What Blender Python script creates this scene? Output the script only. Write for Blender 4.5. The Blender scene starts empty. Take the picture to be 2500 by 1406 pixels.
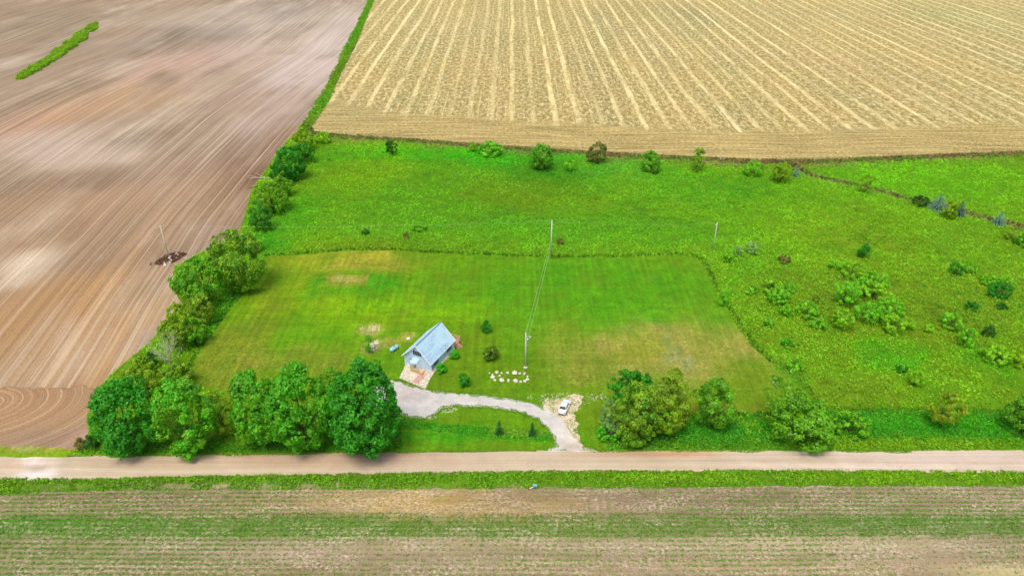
import bpy, math, random
import numpy as np
from mathutils import Vector, Matrix
from mathutils.geometry import delaunay_2d_cdt

# ---------------------------------------------------------------- camera, sky, sun, exposure
SC = bpy.context.scene
COL = SC.collection
F, CX, CY, HC = 1760.0, 1250.0, 703.0, 95.0          # focal length in photo pixels, centre, flying height
PITCH = math.atan(1033 / 1760)
cam_d = bpy.data.cameras.new('camera')
cam_d.sensor_width = 36; cam_d.lens = 36 * F / 2500; cam_d.clip_end = 9000; cam_d.clip_start = 0.5
cam = bpy.data.objects.new('camera', cam_d); COL.objects.link(cam)
cam.location = (0, 0, HC); cam.rotation_euler = (math.pi / 2 - PITCH, 0, 0)
SC.camera = cam
SUN_EL, SUN_AZ = math.radians(64), math.radians(-158)   # azimuth from +Y towards +X
w = bpy.data.worlds.new('World'); SC.world = w; w.use_nodes = True
nt = w.node_tree; nt.nodes.clear()
sky = nt.nodes.new('ShaderNodeTexSky'); sky.sky_type = 'NISHITA'; sky.sun_disc = False
sky.sun_elevation = SUN_EL; sky.sun_rotation = SUN_AZ; sky.air_density = 1.0; sky.dust_density = 4.0; sky.ozone_density = 1.0
bg = nt.nodes.new('ShaderNodeBackground'); bg.inputs[1].default_value = 0.13
wo = nt.nodes.new('ShaderNodeOutputWorld')
nt.links.new(sky.outputs[0], bg.inputs[0]); nt.links.new(bg.outputs[0], wo.inputs[0])
sd = bpy.data.lights.new('sun', 'SUN'); sd.energy = 1.7; sd.angle = math.radians(24); sd.color = (1.0, 0.93, 0.82)
sun = bpy.data.objects.new('sun', sd); COL.objects.link(sun)
sdir = Vector((math.sin(SUN_AZ) * math.cos(SUN_EL), math.cos(SUN_AZ) * math.cos(SUN_EL), math.sin(SUN_EL)))
sun.rotation_euler = sdir.to_track_quat('Z', 'Y').to_euler()
sun.location = sdir * 300
SC.view_settings.view_transform = 'Standard'; SC.view_settings.look = 'None'
SC.view_settings.exposure = 0.27; SC.view_settings.gamma = 1
SC.render.engine = 'CYCLES'
SC.cycles.max_bounces = 5; SC.cycles.diffuse_bounces = 3; SC.cycles.transmission_bounces = 3; SC.cycles.transparent_max_bounces = 4

# ---------------------------------------------------------------- helpers
cp, sp = math.cos(PITCH), math.sin(PITCH)
def G(px, py, z=0.0):
    """photo pixel -> point of the world plane at height z"""
    u = (px - CX) / F; v = (py - CY) / F
    t = (HC - z) / (sp + v * cp)
    return (u * t, (cp - v * sp) * t)
def S(py):
    """pixels per metre and view angle at a ground row"""
    y = G(CX, py)[1]
    return F / (y * cp + HC * sp), math.atan2(HC, y)
def C(r, g, b, k=1.0):
    f = lambda c: ((c / 255 + .055) / 1.055) ** 2.4 if c > 10 else c / 255 / 12.92
    return (f(r) * k, f(g) * k, f(b) * k)

_T = np.random.RandomState(5).rand(512, 512)
def vn(x, y, s=1.0, o=0):
    x = np.asarray(x) * s + 37.3 * o + 100; y = np.asarray(y) * s + 91.7 * o + 100
    xi = np.floor(x).astype(int); yi = np.floor(y).astype(int); fx = x - xi; fy = y - yi
    fx = fx * fx * (3 - 2 * fx); fy = fy * fy * (3 - 2 * fy)
    a = _T[xi % 512, yi % 512]; b = _T[(xi + 1) % 512, yi % 512]; c = _T[xi % 512, (yi + 1) % 512]; d = _T[(xi + 1) % 512, (yi + 1) % 512]
    return (a * (1 - fx) + b * fx) * (1 - fy) + (c * (1 - fx) + d * fx) * fy
def fbm(x, y, s=1.0, o=0, n=4):
    t = 0; a = .5; q = 0
    for i in range(n):
        t = t + a * vn(x, y, s, o + i * 3); q += a; a *= .5; s *= 2.1
    return t / q
def inpoly(X, Y, poly):
    X = np.asarray(X); Y = np.asarray(Y); r = np.zeros(X.shape, bool); n = len(poly)
    for i in range(n):
        x1, y1 = poly[i]; x2, y2 = poly[(i + 1) % n]
        if y1 == y2: continue
        c = ((y1 > Y) != (y2 > Y)) & (X < (x2 - x1) * (Y - y1) / (y2 - y1) + x1)
        r ^= c
    return r
def seg_dist(X, Y, pts, closed=False):
    d = np.full(np.shape(X), 1e9)
    n = len(pts) if closed else len(pts) - 1
    for i in range(n):
        x1, y1 = pts[i]; x2, y2 = pts[(i + 1) % len(pts)]
        dx, dy = x2 - x1, y2 - y1; L = dx * dx + dy * dy + 1e-9
        t = np.clip(((X - x1) * dx + (Y - y1) * dy) / L, 0, 1)
        d = np.minimum(d, np.hypot(X - x1 - t * dx, Y - y1 - t * dy))
    return d
def W(pts): return [G(*p) for p in pts]
def tone(X, Y, base, blobs, warp=.35):
    """albedo of a surface: base colour with irregular patches of other soil / grass / painted shade"""
    X = np.asarray(X, float); Y = np.asarray(Y, float)
    c = np.empty(X.shape + (3,)); c[:] = base
    for i, (px, py, rx, ry, col, k) in enumerate(blobs):
        s, a = S(py); gx, gy = G(px, py)
        wx = rx / s; wy = ry / (s * math.sin(a))
        n1 = fbm(X, Y, 1.6 / max(wx, 2), i, 4) - .5; n2 = fbm(X, Y, 1.6 / max(wy, 2), i + 20, 4) - .5
        d = np.hypot((X - gx) / wx + n1 * warp * 4, (Y - gy) / wy + n2 * warp * 4)
        m = (k / (1 + np.exp((d - 1) * 4.5)))[..., None]
        c = c * (1 - m) + np.array(col) * m
    return c

def props(o, label=None, cat=None, group=None, kind=None):
    if label: o['label'] = label
    if cat: o['category'] = cat
    if group: o['group'] = group
    if kind: o['kind'] = kind
    return o
def link(o, parent=None):
    COL.objects.link(o)
    if parent: o.parent = parent
    return o
def empty(name, loc, rz=0, **k):
    o = bpy.data.objects.new(name, None); o.location = loc; o.rotation_euler = (0, 0, rz); o.empty_display_size = .3
    return props(link(o), **k)

# ---------------------------------------------------------------- node helpers
class NT:
    def __init__(s, name):
        s.m = bpy.data.materials.new(name); s.m.use_nodes = True; s.t = s.m.node_tree; s.t.nodes.clear()
        s.o = s.n('ShaderNodeOutputMaterial'); s._c = None
    def n(s, t, **k):
        n = s.t.nodes.new(t)
        for a, b in k.items(): setattr(n, a, b)
        return n
    def L(s, a, b): s.t.links.new(a, b)
    def set(s, sock, v):
        if isinstance(v, bpy.types.NodeSocket): s.L(v, sock)
        elif isinstance(v, (tuple, list)) and len(v) == 3 and sock.type == 'RGBA': sock.default_value = (*v, 1)
        else: sock.default_value = v
    def coord(s):
        if s._c is None: s._c = s.n('ShaderNodeTexCoord').outputs['Object']
        return s._c
    def mapping(s, v, scale=(1, 1, 1), rot=(0, 0, 0), loc=(0, 0, 0)):
        n = s.n('ShaderNodeMapping'); s.L(v, n.inputs[0]); n.inputs['Scale'].default_value = scale
        n.inputs['Rotation'].default_value = rot; n.inputs['Location'].default_value = loc; return n.outputs[0]
    def noise(s, v, scale=1, detail=3, rough=.55, dist=0, out=0):
        n = s.n('ShaderNodeTexNoise'); s.L(v, n.inputs['Vector']); n.inputs['Scale'].default_value = scale
        n.inputs['Detail'].default_value = detail; n.inputs['Roughness'].default_value = rough; n.inputs['Distortion'].default_value = dist
        return n.outputs[out]
    def math(s, op, a, b=0.0, c=0.0, clamp=False):
        n = s.n('ShaderNodeMath', operation=op); n.use_clamp = clamp
        s.set(n.inputs[0], a); s.set(n.inputs[1], b); s.set(n.inputs[2], c); return n.outputs[0]
    def rng(s, v, a, b, c=0.0, d=1.0, smooth=False):
        n = s.n('ShaderNodeMapRange'); n.interpolation_type = 'SMOOTHSTEP' if smooth else 'LINEAR'
        s.set(n.inputs[0], v)
        for i, x in enumerate((a, b, c, d)): n.inputs[i + 1].default_value = x
        return n.outputs[0]
    def mix(s, f, a, b, mode='MIX'):
        n = s.n('ShaderNodeMix', data_type='RGBA', blend_type=mode)
        s.set(n.inputs[0], f); s.set(n.inputs[6], a); s.set(n.inputs[7], b); return n.outputs[2]
    def val(s, col, f):
        """colour times a grey factor socket"""
        n = s.n('ShaderNodeVectorMath', operation='SCALE'); s.set(n.inputs[0], col); s.set(n.inputs['Scale'], f); return n.outputs[0]
    def attr(s, name='tone', out='Color'):
        n = s.n('ShaderNodeAttribute', attribute_name=name); return n.outputs[out]
    def sep(s, v):
        n = s.n('ShaderNodeSeparateXYZ'); s.L(v, n.inputs[0]); return n.outputs
    def comb(s, x, y, z=0.0):
        n = s.n('ShaderNodeCombineXYZ'); s.set(n.inputs[0], x); s.set(n.inputs[1], y); s.set(n.inputs[2], z); return n.outputs[0]
    def bump(s, h, dist=.1, strength=1.0):
        n = s.n('ShaderNodeBump'); s.L(h, n.inputs['Height']); n.inputs['Distance'].default_value = dist; n.inputs['Strength'].default_value = strength
        return n.outputs[0]
    def principled(s, col, rough=.9, normal=None, metal=0.0, spec=.2, coat=0.0):
        n = s.n('ShaderNodeBsdfPrincipled'); s.set(n.inputs['Base Color'], col); s.set(n.inputs['Roughness'], rough)
        n.inputs['Metallic'].default_value = metal; n.inputs['Specular IOR Level'].default_value = spec; n.inputs['Coat Weight'].default_value = coat
        if normal is not None: s.L(normal, n.inputs['Normal'])
        s.L(n.outputs[0], s.o.inputs[0]); return s.m

# ---------------------------------------------------------------- materials
def m_grass(name, stripes=0.0, bump=.12, var=.35):
    t = NT(name); v = t.coord()
    a = t.noise(v, .35, 5, .6); b = t.noise(v, 2.2, 4, .7); 
    f = t.math('ADD', t.rng(a, .3, .7, 1 - var * .5, 1 + var * .5), t.rng(b, .25, .75, -var * .75, var * .75))
    col = t.val(t.attr(), f)
    # yellow / straw thatch showing through
    th = t.noise(t.mapping(v, (1, .45, 1)), 1.1, 5, .75)
    rg = t.n('ShaderNodeSeparateColor'); t.L(t.attr(), rg.inputs[0])
    dry = t.rng(t.math('DIVIDE', rg.outputs[0], rg.outputs[1]), .5, .95, .15, .95)
    th2 = t.noise(t.mapping(v, (.8, .8, 1), loc=(2, 5, 0)), 1.7, 4, .8)
    col = t.mix(t.math('MULTIPLY', t.rng(th, .5, .66), dry), col, C(152, 146, 62))
    col = t.mix(t.math('MULTIPLY', t.rng(th2, .52, .66, 0, .7), dry), col, C(200, 182, 124))
    col = t.mix(t.math('MULTIPLY', t.rng(th2, .46, .34, 0, .55), 1.0), col, C(52, 100, 12))
    dk = t.noise(t.mapping(v, (1, .7, 1), loc=(7, 3, 0)), .12, 4, .6)
    col = t.mix(t.rng(dk, .5, .7, 0, .35), col, C(46, 128, 14))
    ol = t.noise(t.mapping(v, (1, .6, 1), loc=(11, 3, 0)), .09, 5, .7)
    if stripes: col = t.mix(t.rng(ol, .48, .64, 0, .55), col, C(96, 124, 22))
    if stripes:
        s1 = t.noise(t.mapping(v, (.9, .03, 1), rot=(0, 0, -.02)), 1.0, 2, .6)
        s2 = t.noise(t.mapping(v, (.035, .7, 1), loc=(3, 9, 0)), 1.0, 2, .6)
        k = t.math('ADD', t.rng(s1, .35, .65, -stripes, stripes), t.rng(s2, .35, .65, -stripes * .6, stripes * .6))
        col = t.val(col, t.math('ADD', k, 1.0))
        sx = t.sep(v)[0]
        wv = t.math('SINE', t.math('MULTIPLY', sx, 3.3)); gate = t.rng(t.noise(v, .05, 2), .42, .6, 0, stripes * .8, True)
        col = t.val(col, t.math('ADD', t.math('MULTIPLY', wv, gate), 1.0))
    return t.principled(col, .95, t.bump(t.math('ADD', b, a), bump), spec=.1)
M = {}
M['lawn'] = m_grass('mown_grass', .08, .12, .45)
M['meadow_soil'] = m_grass('rough_grass', 0, .3, .5)

def m_plough():
    t = NT('tilled_soil'); v = t.coord()
    sv = t.sep(v); x, y = sv[0], sv[1]
    ty = t.math('SUBTRACT', t.math('MINIMUM', y, 430.0), 150.0)          # tillage lines bend slowly across the field
    u = t.math('ADD', x, t.math('SUBTRACT', t.math('MULTIPLY', ty, .1), t.math('MULTIPLY', t.math('MULTIPLY', ty, ty), .00042)))
    u = t.math('ADD', u, t.math('MULTIPLY', t.noise(v, .012, 1), 5.0))
    hx, hy = G(-40, 985)                                                   # turning furrows in the near corner
    ddx = t.math('SUBTRACT', x, hx); ddy = t.math('MULTIPLY', t.math('SUBTRACT', y, hy), 1.5)
    rad = t.math('SQRT', t.math('ADD', t.math('MULTIPLY', ddx, ddx), t.math('MULTIPLY', ddy, ddy)))
    hm = t.rng(t.math('ADD', y, t.math('MULTIPLY', t.noise(v, .15, 3), 8.0)), 124.0, 124.25, 1, 0, True)
    hm = t.math('MULTIPLY', hm, t.rng(rad, 34, 38, 1, 1))
    uu = t.n('ShaderNodeMix', data_type='FLOAT'); t.L(hm, uu.inputs[0]); t.L(u, uu.inputs[2]); t.L(rad, uu.inputs[3])
    vv = t.n('ShaderNodeMix', data_type='FLOAT'); t.L(hm, vv.inputs[0]); t.L(y, vv.inputs[2]); vv.inputs[3].default_value = 0
    r = t.comb(uu.outputs[0], vv.outputs[0])
    pst = t.noise(t.mapping(r, (.03, .011, 1)), 1, 5, .62); pst2 = t.noise(t.mapping(r, (.03, .012, 1), loc=(5, 8, 0)), 1, 5, .62)
    fine = t.noise(t.mapping(r, (.5, .004, 1), loc=(1, 1, 0)), 1, 2)
    st = lambda sx, sy, d=3, ro=.6: t.noise(t.mapping(r, (sx, sy, 1)), 1, d, ro)
    a = st(.25, .008); b = st(.9, .004); c = st(2.4, .009, 2); f = t.noise(v, 2.6, 4, .8)
    h = t.math('ADD', t.rng(a, .3, .7, -.08, .08), t.rng(b, .3, .7, -.17, .17))
    h = t.math('ADD', h, t.rng(c, .3, .7, -.17, .17)); h = t.math('ADD', h, t.rng(f, .3, .7, -.24, .24))
    at = t.mix(t.math('MULTIPLY', t.rng(pst, .5, .68, 0, .6), t.rng(fine, .3, .6, .4, 1)), t.attr(), C(204, 188, 164))
    at = t.mix(t.math('MULTIPLY', t.rng(pst2, .5, .66, 0, .6), t.rng(fine, .65, .35, .5, 1)), at, C(124, 104, 84))
    col = t.val(at, t.math('ADD', h, 1.0))
    # pale dry crests and the odd dark moist furrow
    col = t.mix(t.rng(st(1.5, .005, 2), .56, .64, 0, .45), col, C(218, 200, 170))
    col = t.mix(t.rng(st(1.1, .005, 2), .57, .68, 0, .35), col, C(118, 98, 78))
    col = t.mix(t.rng(t.noise(v, 5.0, 2, .6), .68, .78, 0, .6), col, C(236, 226, 206))     # stones
    return t.principled(col, .95, t.bump(t.math('ADD', t.math('ADD', c, b), f), .16), spec=.1)
M['plough'] = m_plough()

def m_stubble():
    t = NT('stubble'); v = t.coord(); s = t.sep(v); x, y = s[0], s[1]
    wp = t.noise(t.comb(t.math('MULTIPLY', x, .03), t.math('MULTIPLY', y, .004)), 1, 2)
    xx = t.math('ADD', x, t.math('MULTIPLY', t.math('SUBTRACT', wp, .5), 4))
    xx = t.math('ADD', xx, t.math('MULTIPLY', t.math('SUBTRACT', t.noise(t.mapping(v, (.09, .012, 1), loc=(9, 2, 0)), 1, 2), .5), 3))
    rag = t.math('SUBTRACT', t.noise(t.mapping(v, (.9, .12, 1)), 1, 4, .7), .5)
    xr = t.math('ADD', xx, t.math('MULTIPLY', rag, 1.9))
    ph = t.math('ABSOLUTE', t.math('SUBTRACT', t.math('FRACT', t.math('ADD', t.math('DIVIDE', xr, 9.4), .5)), .5))   # 0 at swath
    sw = t.rng(ph, .07, .17, .95, 0, True)
    brk = t.noise(t.mapping(v, (.11, .022, 1), loc=(3, 1, 0)), 1, 3, .7); sw = t.math('MULTIPLY', sw, t.rng(brk, .36, .56, .25, 1))
    sid = t.math('FLOOR', t.math('ADD', t.math('DIVIDE', xr, 9.4), .5))
    sr = t.n('ShaderNodeTexWhiteNoise', noise_dimensions='1D'); t.L(sid, sr.inputs['W'])
    sw = t.math('MULTIPLY', sw, t.rng(sr.outputs[0], 0, 1, .4, 1))
    ph2 = t.math('ABSOLUTE', t.math('SUBTRACT', t.math('FRACT', t.math('ADD', t.math('DIVIDE', xr, 4.1), .15)), .5))
    sw2 = t.math('MULTIPLY', t.rng(ph2, .03, .11, 1, 0, True), t.rng(t.noise(t.mapping(v, (.05, .012, 1)), 1, 2), .42, .62, 0, .5))
    # chopped straw clumps between swaths
    cl = t.noise(t.mapping(v, (1.0, .42, 1)), .62, 6, .8)
    cl2 = t.noise(t.mapping(v, (1.3, .16, 1)), 1.2, 3, .7)
    gt = t.noise(t.mapping(v, (.03, .008, 1)), 1, 3, .6)
    tn = t.mix(t.rng(gt, .45, .66, 0, .6), t.attr(), C(138, 138, 84))
    base = t.val(tn, t.rng(cl2, .3, .7, .8, 1.18))
    col = t.mix(t.rng(cl, .48, .62, 0, .9), base, C(238, 219, 162))
    col = t.mix(t.rng(cl, .38, .46, .6, 0), col, C(126, 112, 62))
    ss = t.math('MAXIMUM', sw, sw2)
    rowc = t.mix(t.math('MULTIPLY', ss, .92), col, t.val(C(250, 232, 170), t.rng(cl2, .3, .7, .84, 1.1)))
    # headland: rows run along the field end
    hl = t.attr('head', 'Fac')
    hw = t.math('ADD', t.math('MULTIPLY', y, 1.0), t.math('MULTIPLY', t.noise(t.mapping(v, (.02, .02, 1)), 1, 1), 12))
    h1 = t.noise(t.comb(t.math('MULTIPLY', x, .03), t.math('MULTIPLY', hw, .55)), 1, 4, .7)
    h2 = t.noise(t.mapping(v, (.7, 1.6, 1)), 1.0, 5, .8)
    hc = t.val(t.mix(t.rng(h2, .45, .66, 0, .85), t.attr(), C(244, 220, 156)), t.rng(h1, .38, .62, .62, 1.2))
    hm = t.math('ADD', hl, t.math('MULTIPLY', t.math('SUBTRACT', t.noise(v, .12, 4, .7), .5), .5))
    out = t.mix(t.rng(hm, .44, .56, 0, 1, True), rowc, hc)
    return t.principled(out, .95, t.bump(t.math('ADD', cl, h2), .25), spec=.1)
M['stubble'] = m_stubble()

def m_crop():
    t = NT('seedbed'); v = t.coord()
    row = t.noise(t.mapping(v, (.03, 1.15, 1)), 1, 3, .7); f = t.noise(t.mapping(v, (.7, 1, 1)), 2.2, 5, .85)
    wv = t.math('SINE', t.math('MULTIPLY', t.sep(v)[1], 2 * math.pi / .95))
    col = t.val(t.attr(), t.math('ADD', t.rng(row, .3, .7, .9, 1.1), t.math('ADD', t.rng(f, .3, .7, -.2, .2), t.math('MULTIPLY', wv, .0))))
    pt = t.noise(t.mapping(v, (.08, .3, 1)), 1, 3, .7)
    col = t.mix(t.math('MULTIPLY', t.rng(pt, .42, .62), t.rng(f, .48, .62, 0, .8)), col, C(236, 214, 192))
    col = t.mix(t.rng(f, .3, .42, .45, 0), col, C(112, 86, 66))
    return t.principled(col, .95, t.bump(f, .12), spec=.1)
M['crop'] = m_crop()

def m_gravel(name, along=True):
    t = NT(name); v = t.coord()
    a = t.noise(t.mapping(v, (.015, 1.1, 1) if along else (.5, .5, 1)), 1, 4, .7); b = t.noise(v, 3.2, 5, .85); c = t.noise(v, .25, 3)
    col = t.val(t.attr(), t.math('ADD', t.math('ADD', t.rng(a, .3, .7, .9, 1.1), t.rng(b, .3, .7, -.12, .12)), t.rng(c, .3, .7, -.06, .06)))
    if along:
        y = t.sep(v)[1]; yw = t.math('ADD', y, t.math('MULTIPLY', t.noise(t.mapping(v, (.02, 0, 0)), 1, 1), 3.0))
        rut = t.noise(t.comb(t.math('MULTIPLY', t.sep(v)[0], .006), t.math('MULTIPLY', yw, 1.6)), 1, 2, .5)
        col = t.mix(t.rng(rut, .5, .66, 0, .16), col, C(168, 142, 116)); col = t.mix(t.rng(rut, .44, .34, 0, .22), col, C(240, 226, 208))
        col = t.mix(t.rng(t.noise(v, .8, 4, .7), .58, .72, 0, .4), col, C(186, 152, 120))
    if along: col = t.mix(t.rng(t.noise(t.mapping(v, (.012, 1.9, 1), loc=(4, 1, 0)), 1, 3), .56, .7, 0, .4), col, C(160, 132, 108))
    else: col = t.mix(t.rng(t.noise(v, 6, 2), .6, .75, 0, .5), col, C(130, 118, 104))
    return t.principled(col, .95, t.bump(b, .05), spec=.15)
M['road'] = m_gravel('dirt_road_surface'); M['drive'] = m_gravel('gravel_surface', False)

def m_leaf():
    t = NT('foliage')
    c = t.attr()
    d = t.n('ShaderNodeBsdfDiffuse'); t.L(c, d.inputs[0])
    tr = t.n('ShaderNodeBsdfTranslucent'); t.L(t.mix(1.0, c, (1.0, 1.0, .55), 'MULTIPLY'), tr.inputs[0])
    g = t.n('ShaderNodeBsdfGlossy'); g.inputs[0].default_value = (.9, .95, 1, 1); g.inputs[1].default_value = .55
    m1 = t.n('ShaderNodeMixShader'); m1.inputs[0].default_value = .42; t.L(d.outputs[0], m1.inputs[1]); t.L(tr.outputs[0], m1.inputs[2])
    m2 = t.n('ShaderNodeMixShader'); m2.inputs[0].default_value = .025; t.L(m1.outputs[0], m2.inputs[1]); t.L(g.outputs[0], m2.inputs[2])
    t.L(m2.outputs[0], t.o.inputs[0]); return t.m
M['leaf'] = m_leaf()
def m_plain(name, col, rough=.7, metal=0, spec=.3, n=0.0, ns=4, coat=0, bump=0):
    t = NT(name); c = col; nm = None
    if n:
        q = t.noise(t.coord(), ns, 4, .65); c = t.val(t.mix(0.0, col, col), t.rng(q, .3, .7, 1 - n, 1 + n))
        if bump: nm = t.bump(q, bump)
    return t.principled(c, rough, nm, metal, spec, coat)
M['bark'] = m_plain('bark', C(88, 78, 58), .95, n=.35, ns=9, bump=.03)
M['dead'] = m_plain('dead_wood', C(196, 186, 170), .9, n=.2, ns=9)
M['rock'] = m_plain('pale_rock', C(224, 214, 198), .9, n=.18, ns=3, bump=.04)
M['polewood'] = m_plain('weathered_pole', C(206, 202, 190), .85, n=.12, ns=6)
M['steel'] = m_plain('galvanised_steel', C(176, 184, 190), .4, .6)
M['wire'] = m_plain('aluminium_wire', C(214, 214, 190), .5, .2)
M['white'] = m_plain('white_trim', C(236, 240, 244), .5)
M['glass'] = m_plain('dark_glass', C(12, 14, 18), .3, spec=.25)
M['paint'] = m_plain('white_car_paint', C(244, 246, 250), .25, spec=.5, coat=.6)
M['rubber'] = m_plain('rubber', C(26, 26, 28), .8)
M['lamp'] = m_plain('lamp_glass', C(200, 206, 212), .15, spec=.6)
M['red'] = m_plain('red_plastic', C(160, 24, 22), .3)
M['tank'] = m_plain('tank_paint', C(160, 212, 232), .4, spec=.4, n=.05, ns=2)
M['wood'] = m_plain('deck_wood', C(190, 150, 116), .8, n=.2, ns=5)
M['palewood'] = m_plain('pale_timber', C(208, 180, 134), .8, n=.15, ns=6)
M['concrete'] = m_plain('concrete', C(205, 200, 190), .9, n=.1, ns=4)
M['brick'] = m_plain('red_pavers', C(206, 138, 128), .9, n=.2, ns=5)
M['mailbox'] = m_plain('mailbox_blue', C(120, 196, 204), .5)

# ---------------------------------------------------------------- mesh builders
def set_color(me, cols, name='tone'):
    a = me.color_attributes.new(name, 'FLOAT_COLOR', 'POINT'); n = len(cols)
    b = np.ones((n, 4), np.float32); b[:, :3] = cols; a.data.foreach_set('color', b.ravel())
def leafmesh(name, P, N, size, col, parent=None, rng=None, aspect=.6, mat='leaf', up=0.0):
    """many diamond leaves in one mesh: centre, normal, length, colour each"""
    rng = rng or np.random.RandomState(1); n = len(P)
    N = N / (np.linalg.norm(N, axis=1, keepdims=True) + 1e-9)
    R = rng.randn(n, 3); R[:, 2] += up * 3; T = R - N * (R * N).sum(1, keepdims=True); T /= np.linalg.norm(T, axis=1, keepdims=True) + 1e-9
    B = np.cross(N, T); s = np.broadcast_to(size, (n,))[:, None]
    V = np.empty((n, 4, 3), np.float32)
    V[:, 0] = P - T * s * .5; V[:, 1] = P + B * s * aspect * .5 + N * s * .08; V[:, 2] = P + T * s * .5; V[:, 3] = P - B * s * aspect * .5 + N * s * .08
    me = bpy.data.meshes.new(name); me.vertices.add(n * 4); me.vertices.foreach_set('co', V.ravel())
    me.loops.add(n * 4); me.loops.foreach_set('vertex_index', np.arange(n * 4, dtype=np.int32))
    me.polygons.add(n); me.polygons.foreach_set('loop_start', np.arange(n, dtype=np.int32) * 4)
    me.update(calc_edges=True)
    set_color(me, np.repeat(np.clip(col, 0, 1), 4, axis=0)); me.materials.append(M[mat])
    return link(bpy.data.objects.new(name, me), parent)

class MB:
    def __init__(s): s.v = []; s.f = []
    def add(s, vs, fs):
        k = len(s.v); s.v += [tuple(a) for a in vs]; s.f += [tuple(i + k for i in q) for q in fs]; return s
    def box(s, c, d, rz=0.0):
        ca, sa = math.cos(rz), math.sin(rz); vs = []
        for z in (-.5, .5):
            for x, y in ((-.5, -.5), (.5, -.5), (.5, .5), (-.5, .5)):
                X, Y = x * d[0], y * d[1]; vs.append((c[0] + X * ca - Y * sa, c[1] + X * sa + Y * ca, c[2] + z * d[2]))
        return s.add(vs, [(3, 2, 1, 0), (4, 5, 6, 7), (0, 1, 5, 4), (1, 2, 6, 5), (2, 3, 7, 6), (3, 0, 4, 7)])
    def tube(s, pts, rad, n=6, cap=True):
        pts = [Vector(p) for p in pts]; rings = []
        if not hasattr(rad, '__len__'): rad = [rad] * len(pts)
        for i, p in enumerate(pts):
            d = (pts[min(i + 1, len(pts) - 1)] - pts[max(i - 1, 0)]).normalized()
            a = d.cross(Vector((0, 0, 1)) if abs(d.z) < .9 else Vector((1, 0, 0))).normalized(); b = d.cross(a)
            rings.append([p + (a * math.cos(q) + b * math.sin(q)) * rad[i] for q in [2 * math.pi * j / n for j in range(n)]])
        vs = [v for r in rings for v in r]; fs = []
        for i in range(len(pts) - 1):
            for j in range(n): fs.append((i * n + j, i * n + (j + 1) % n, (i + 1) * n + (j + 1) % n, (i + 1) * n + j))
        if cap: fs += [tuple(range(n - 1, -1, -1)), tuple(range((len(pts) - 1) * n, len(pts) * n))]
        return s.add(vs, fs)
    def build(s, name, mat, parent=None, smooth=False, bevel=0.0):
        me = bpy.data.meshes.new(name); me.from_pydata(s.v, [], s.f); me.update()
        me.materials.append(M[mat] if isinstance(mat, str) else mat)
        if smooth: me.shade_smooth()
        o = link(bpy.data.objects.new(name, me), parent)
        if bevel:
            b = o.modifiers.new('bevel', 'BEVEL'); b.width = bevel; b.segments = 2; b.limit_method = 'ANGLE'
        return o

def sheet(name, poly, z, mat, base, blobs=(), step=14, jit=.5, jscale=.6, zfun=None, head=None, spacing=1.2, warp=.35, kind='structure', postone=None, **k):
    """one ground surface: polygon (world metres) with an uneven edge and interior points"""
    pts = []; n = len(poly)
    for i in range(n):
        a = np.array(poly[i]); b = np.array(poly[(i + 1) % n]); L = np.hypot(*(b - a))
        dmid = math.hypot(*((a + b) / 2)); sp_ = max(spacing, dmid / 150 * spacing)
        m = max(1, int(L / sp_)); nx, ny = -(b - a)[1] / max(L, .01), (b - a)[0] / max(L, .01)
        for j in range(m):
            p = a + (b - a) * j / m; q = (fbm(p[0], p[1], jscale, 7, 3) - .5) * 2 * jit
            pts.append((p[0] + nx * q, p[1] + ny * q))
    E = [(i, (i + 1) % len(pts)) for i in range(len(pts))]
    P = np.array(pts)
    xs, ys = [], []
    for yy in np.arange(-260, 1500, step if step else 14):
        for xx in np.arange(-500, 3000, step):
            xs.append(xx + (yy * 7 % 5)); ys.append(yy)
    xs = np.array(xs); ys = np.array(ys); v = (ys - CY) / F; t = HC / (sp + v * cp); gx = (xs - CX) / F * t; gy = (cp - v * sp) * t
    ok = inpoly(gx, gy, pts); gx, gy = gx[ok], gy[ok]
    if len(gx) and len(pts) * len(gx) < 4e7:
        d = seg_dist(gx, gy, pts, True); ok = d > .5; gx, gy = gx[ok], gy[ok]
    vs = [Vector(p) for p in pts] + [Vector((float(a), float(b))) for a, b in zip(gx, gy)]
    r = delaunay_2d_cdt(vs, E, [], 1, 1e-4)
    V = np.array([(p.x, p.y, z) for p in r[0]])
    if zfun is not None: V[:, 2] += zfun(V[:, 0], V[:, 1])
    me = bpy.data.meshes.new(name); me.from_pydata(V.tolist(), [], r[2]); me.update()
    up = sum(1 for p in me.polygons[:50] if p.normal.z > 0)
    if up < len(me.polygons[:50]) / 2: me.flip_normals()
    tc = tone(V[:, 0], V[:, 1], base, blobs, warp)
    if mat in ('lawn', 'meadow_soil'): gm = (tc[:, 1] > tc[:, 0] * 1.15); tc = np.where(gm[:, None], tc * np.array([1.22, 1.0, .6]), tc); gm = gm & (mat == 'meadow_soil'); tc[gm, 0] = np.minimum(tc[gm, 0], tc[gm, 1] * .55)
    if postone is not None: tc = postone(V[:, 0], V[:, 1], tc)
    set_color(me, tc)
    if head is not None:
        a = me.attributes.new('head', 'FLOAT', 'POINT'); a.data.foreach_set('value', head(V[:, 0], V[:, 1]).astype(np.float32))
    me.materials.append(M[mat]); me.shade_smooth()
    return props(link(bpy.data.objects.new(name, me)), kind=kind, **k)

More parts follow.
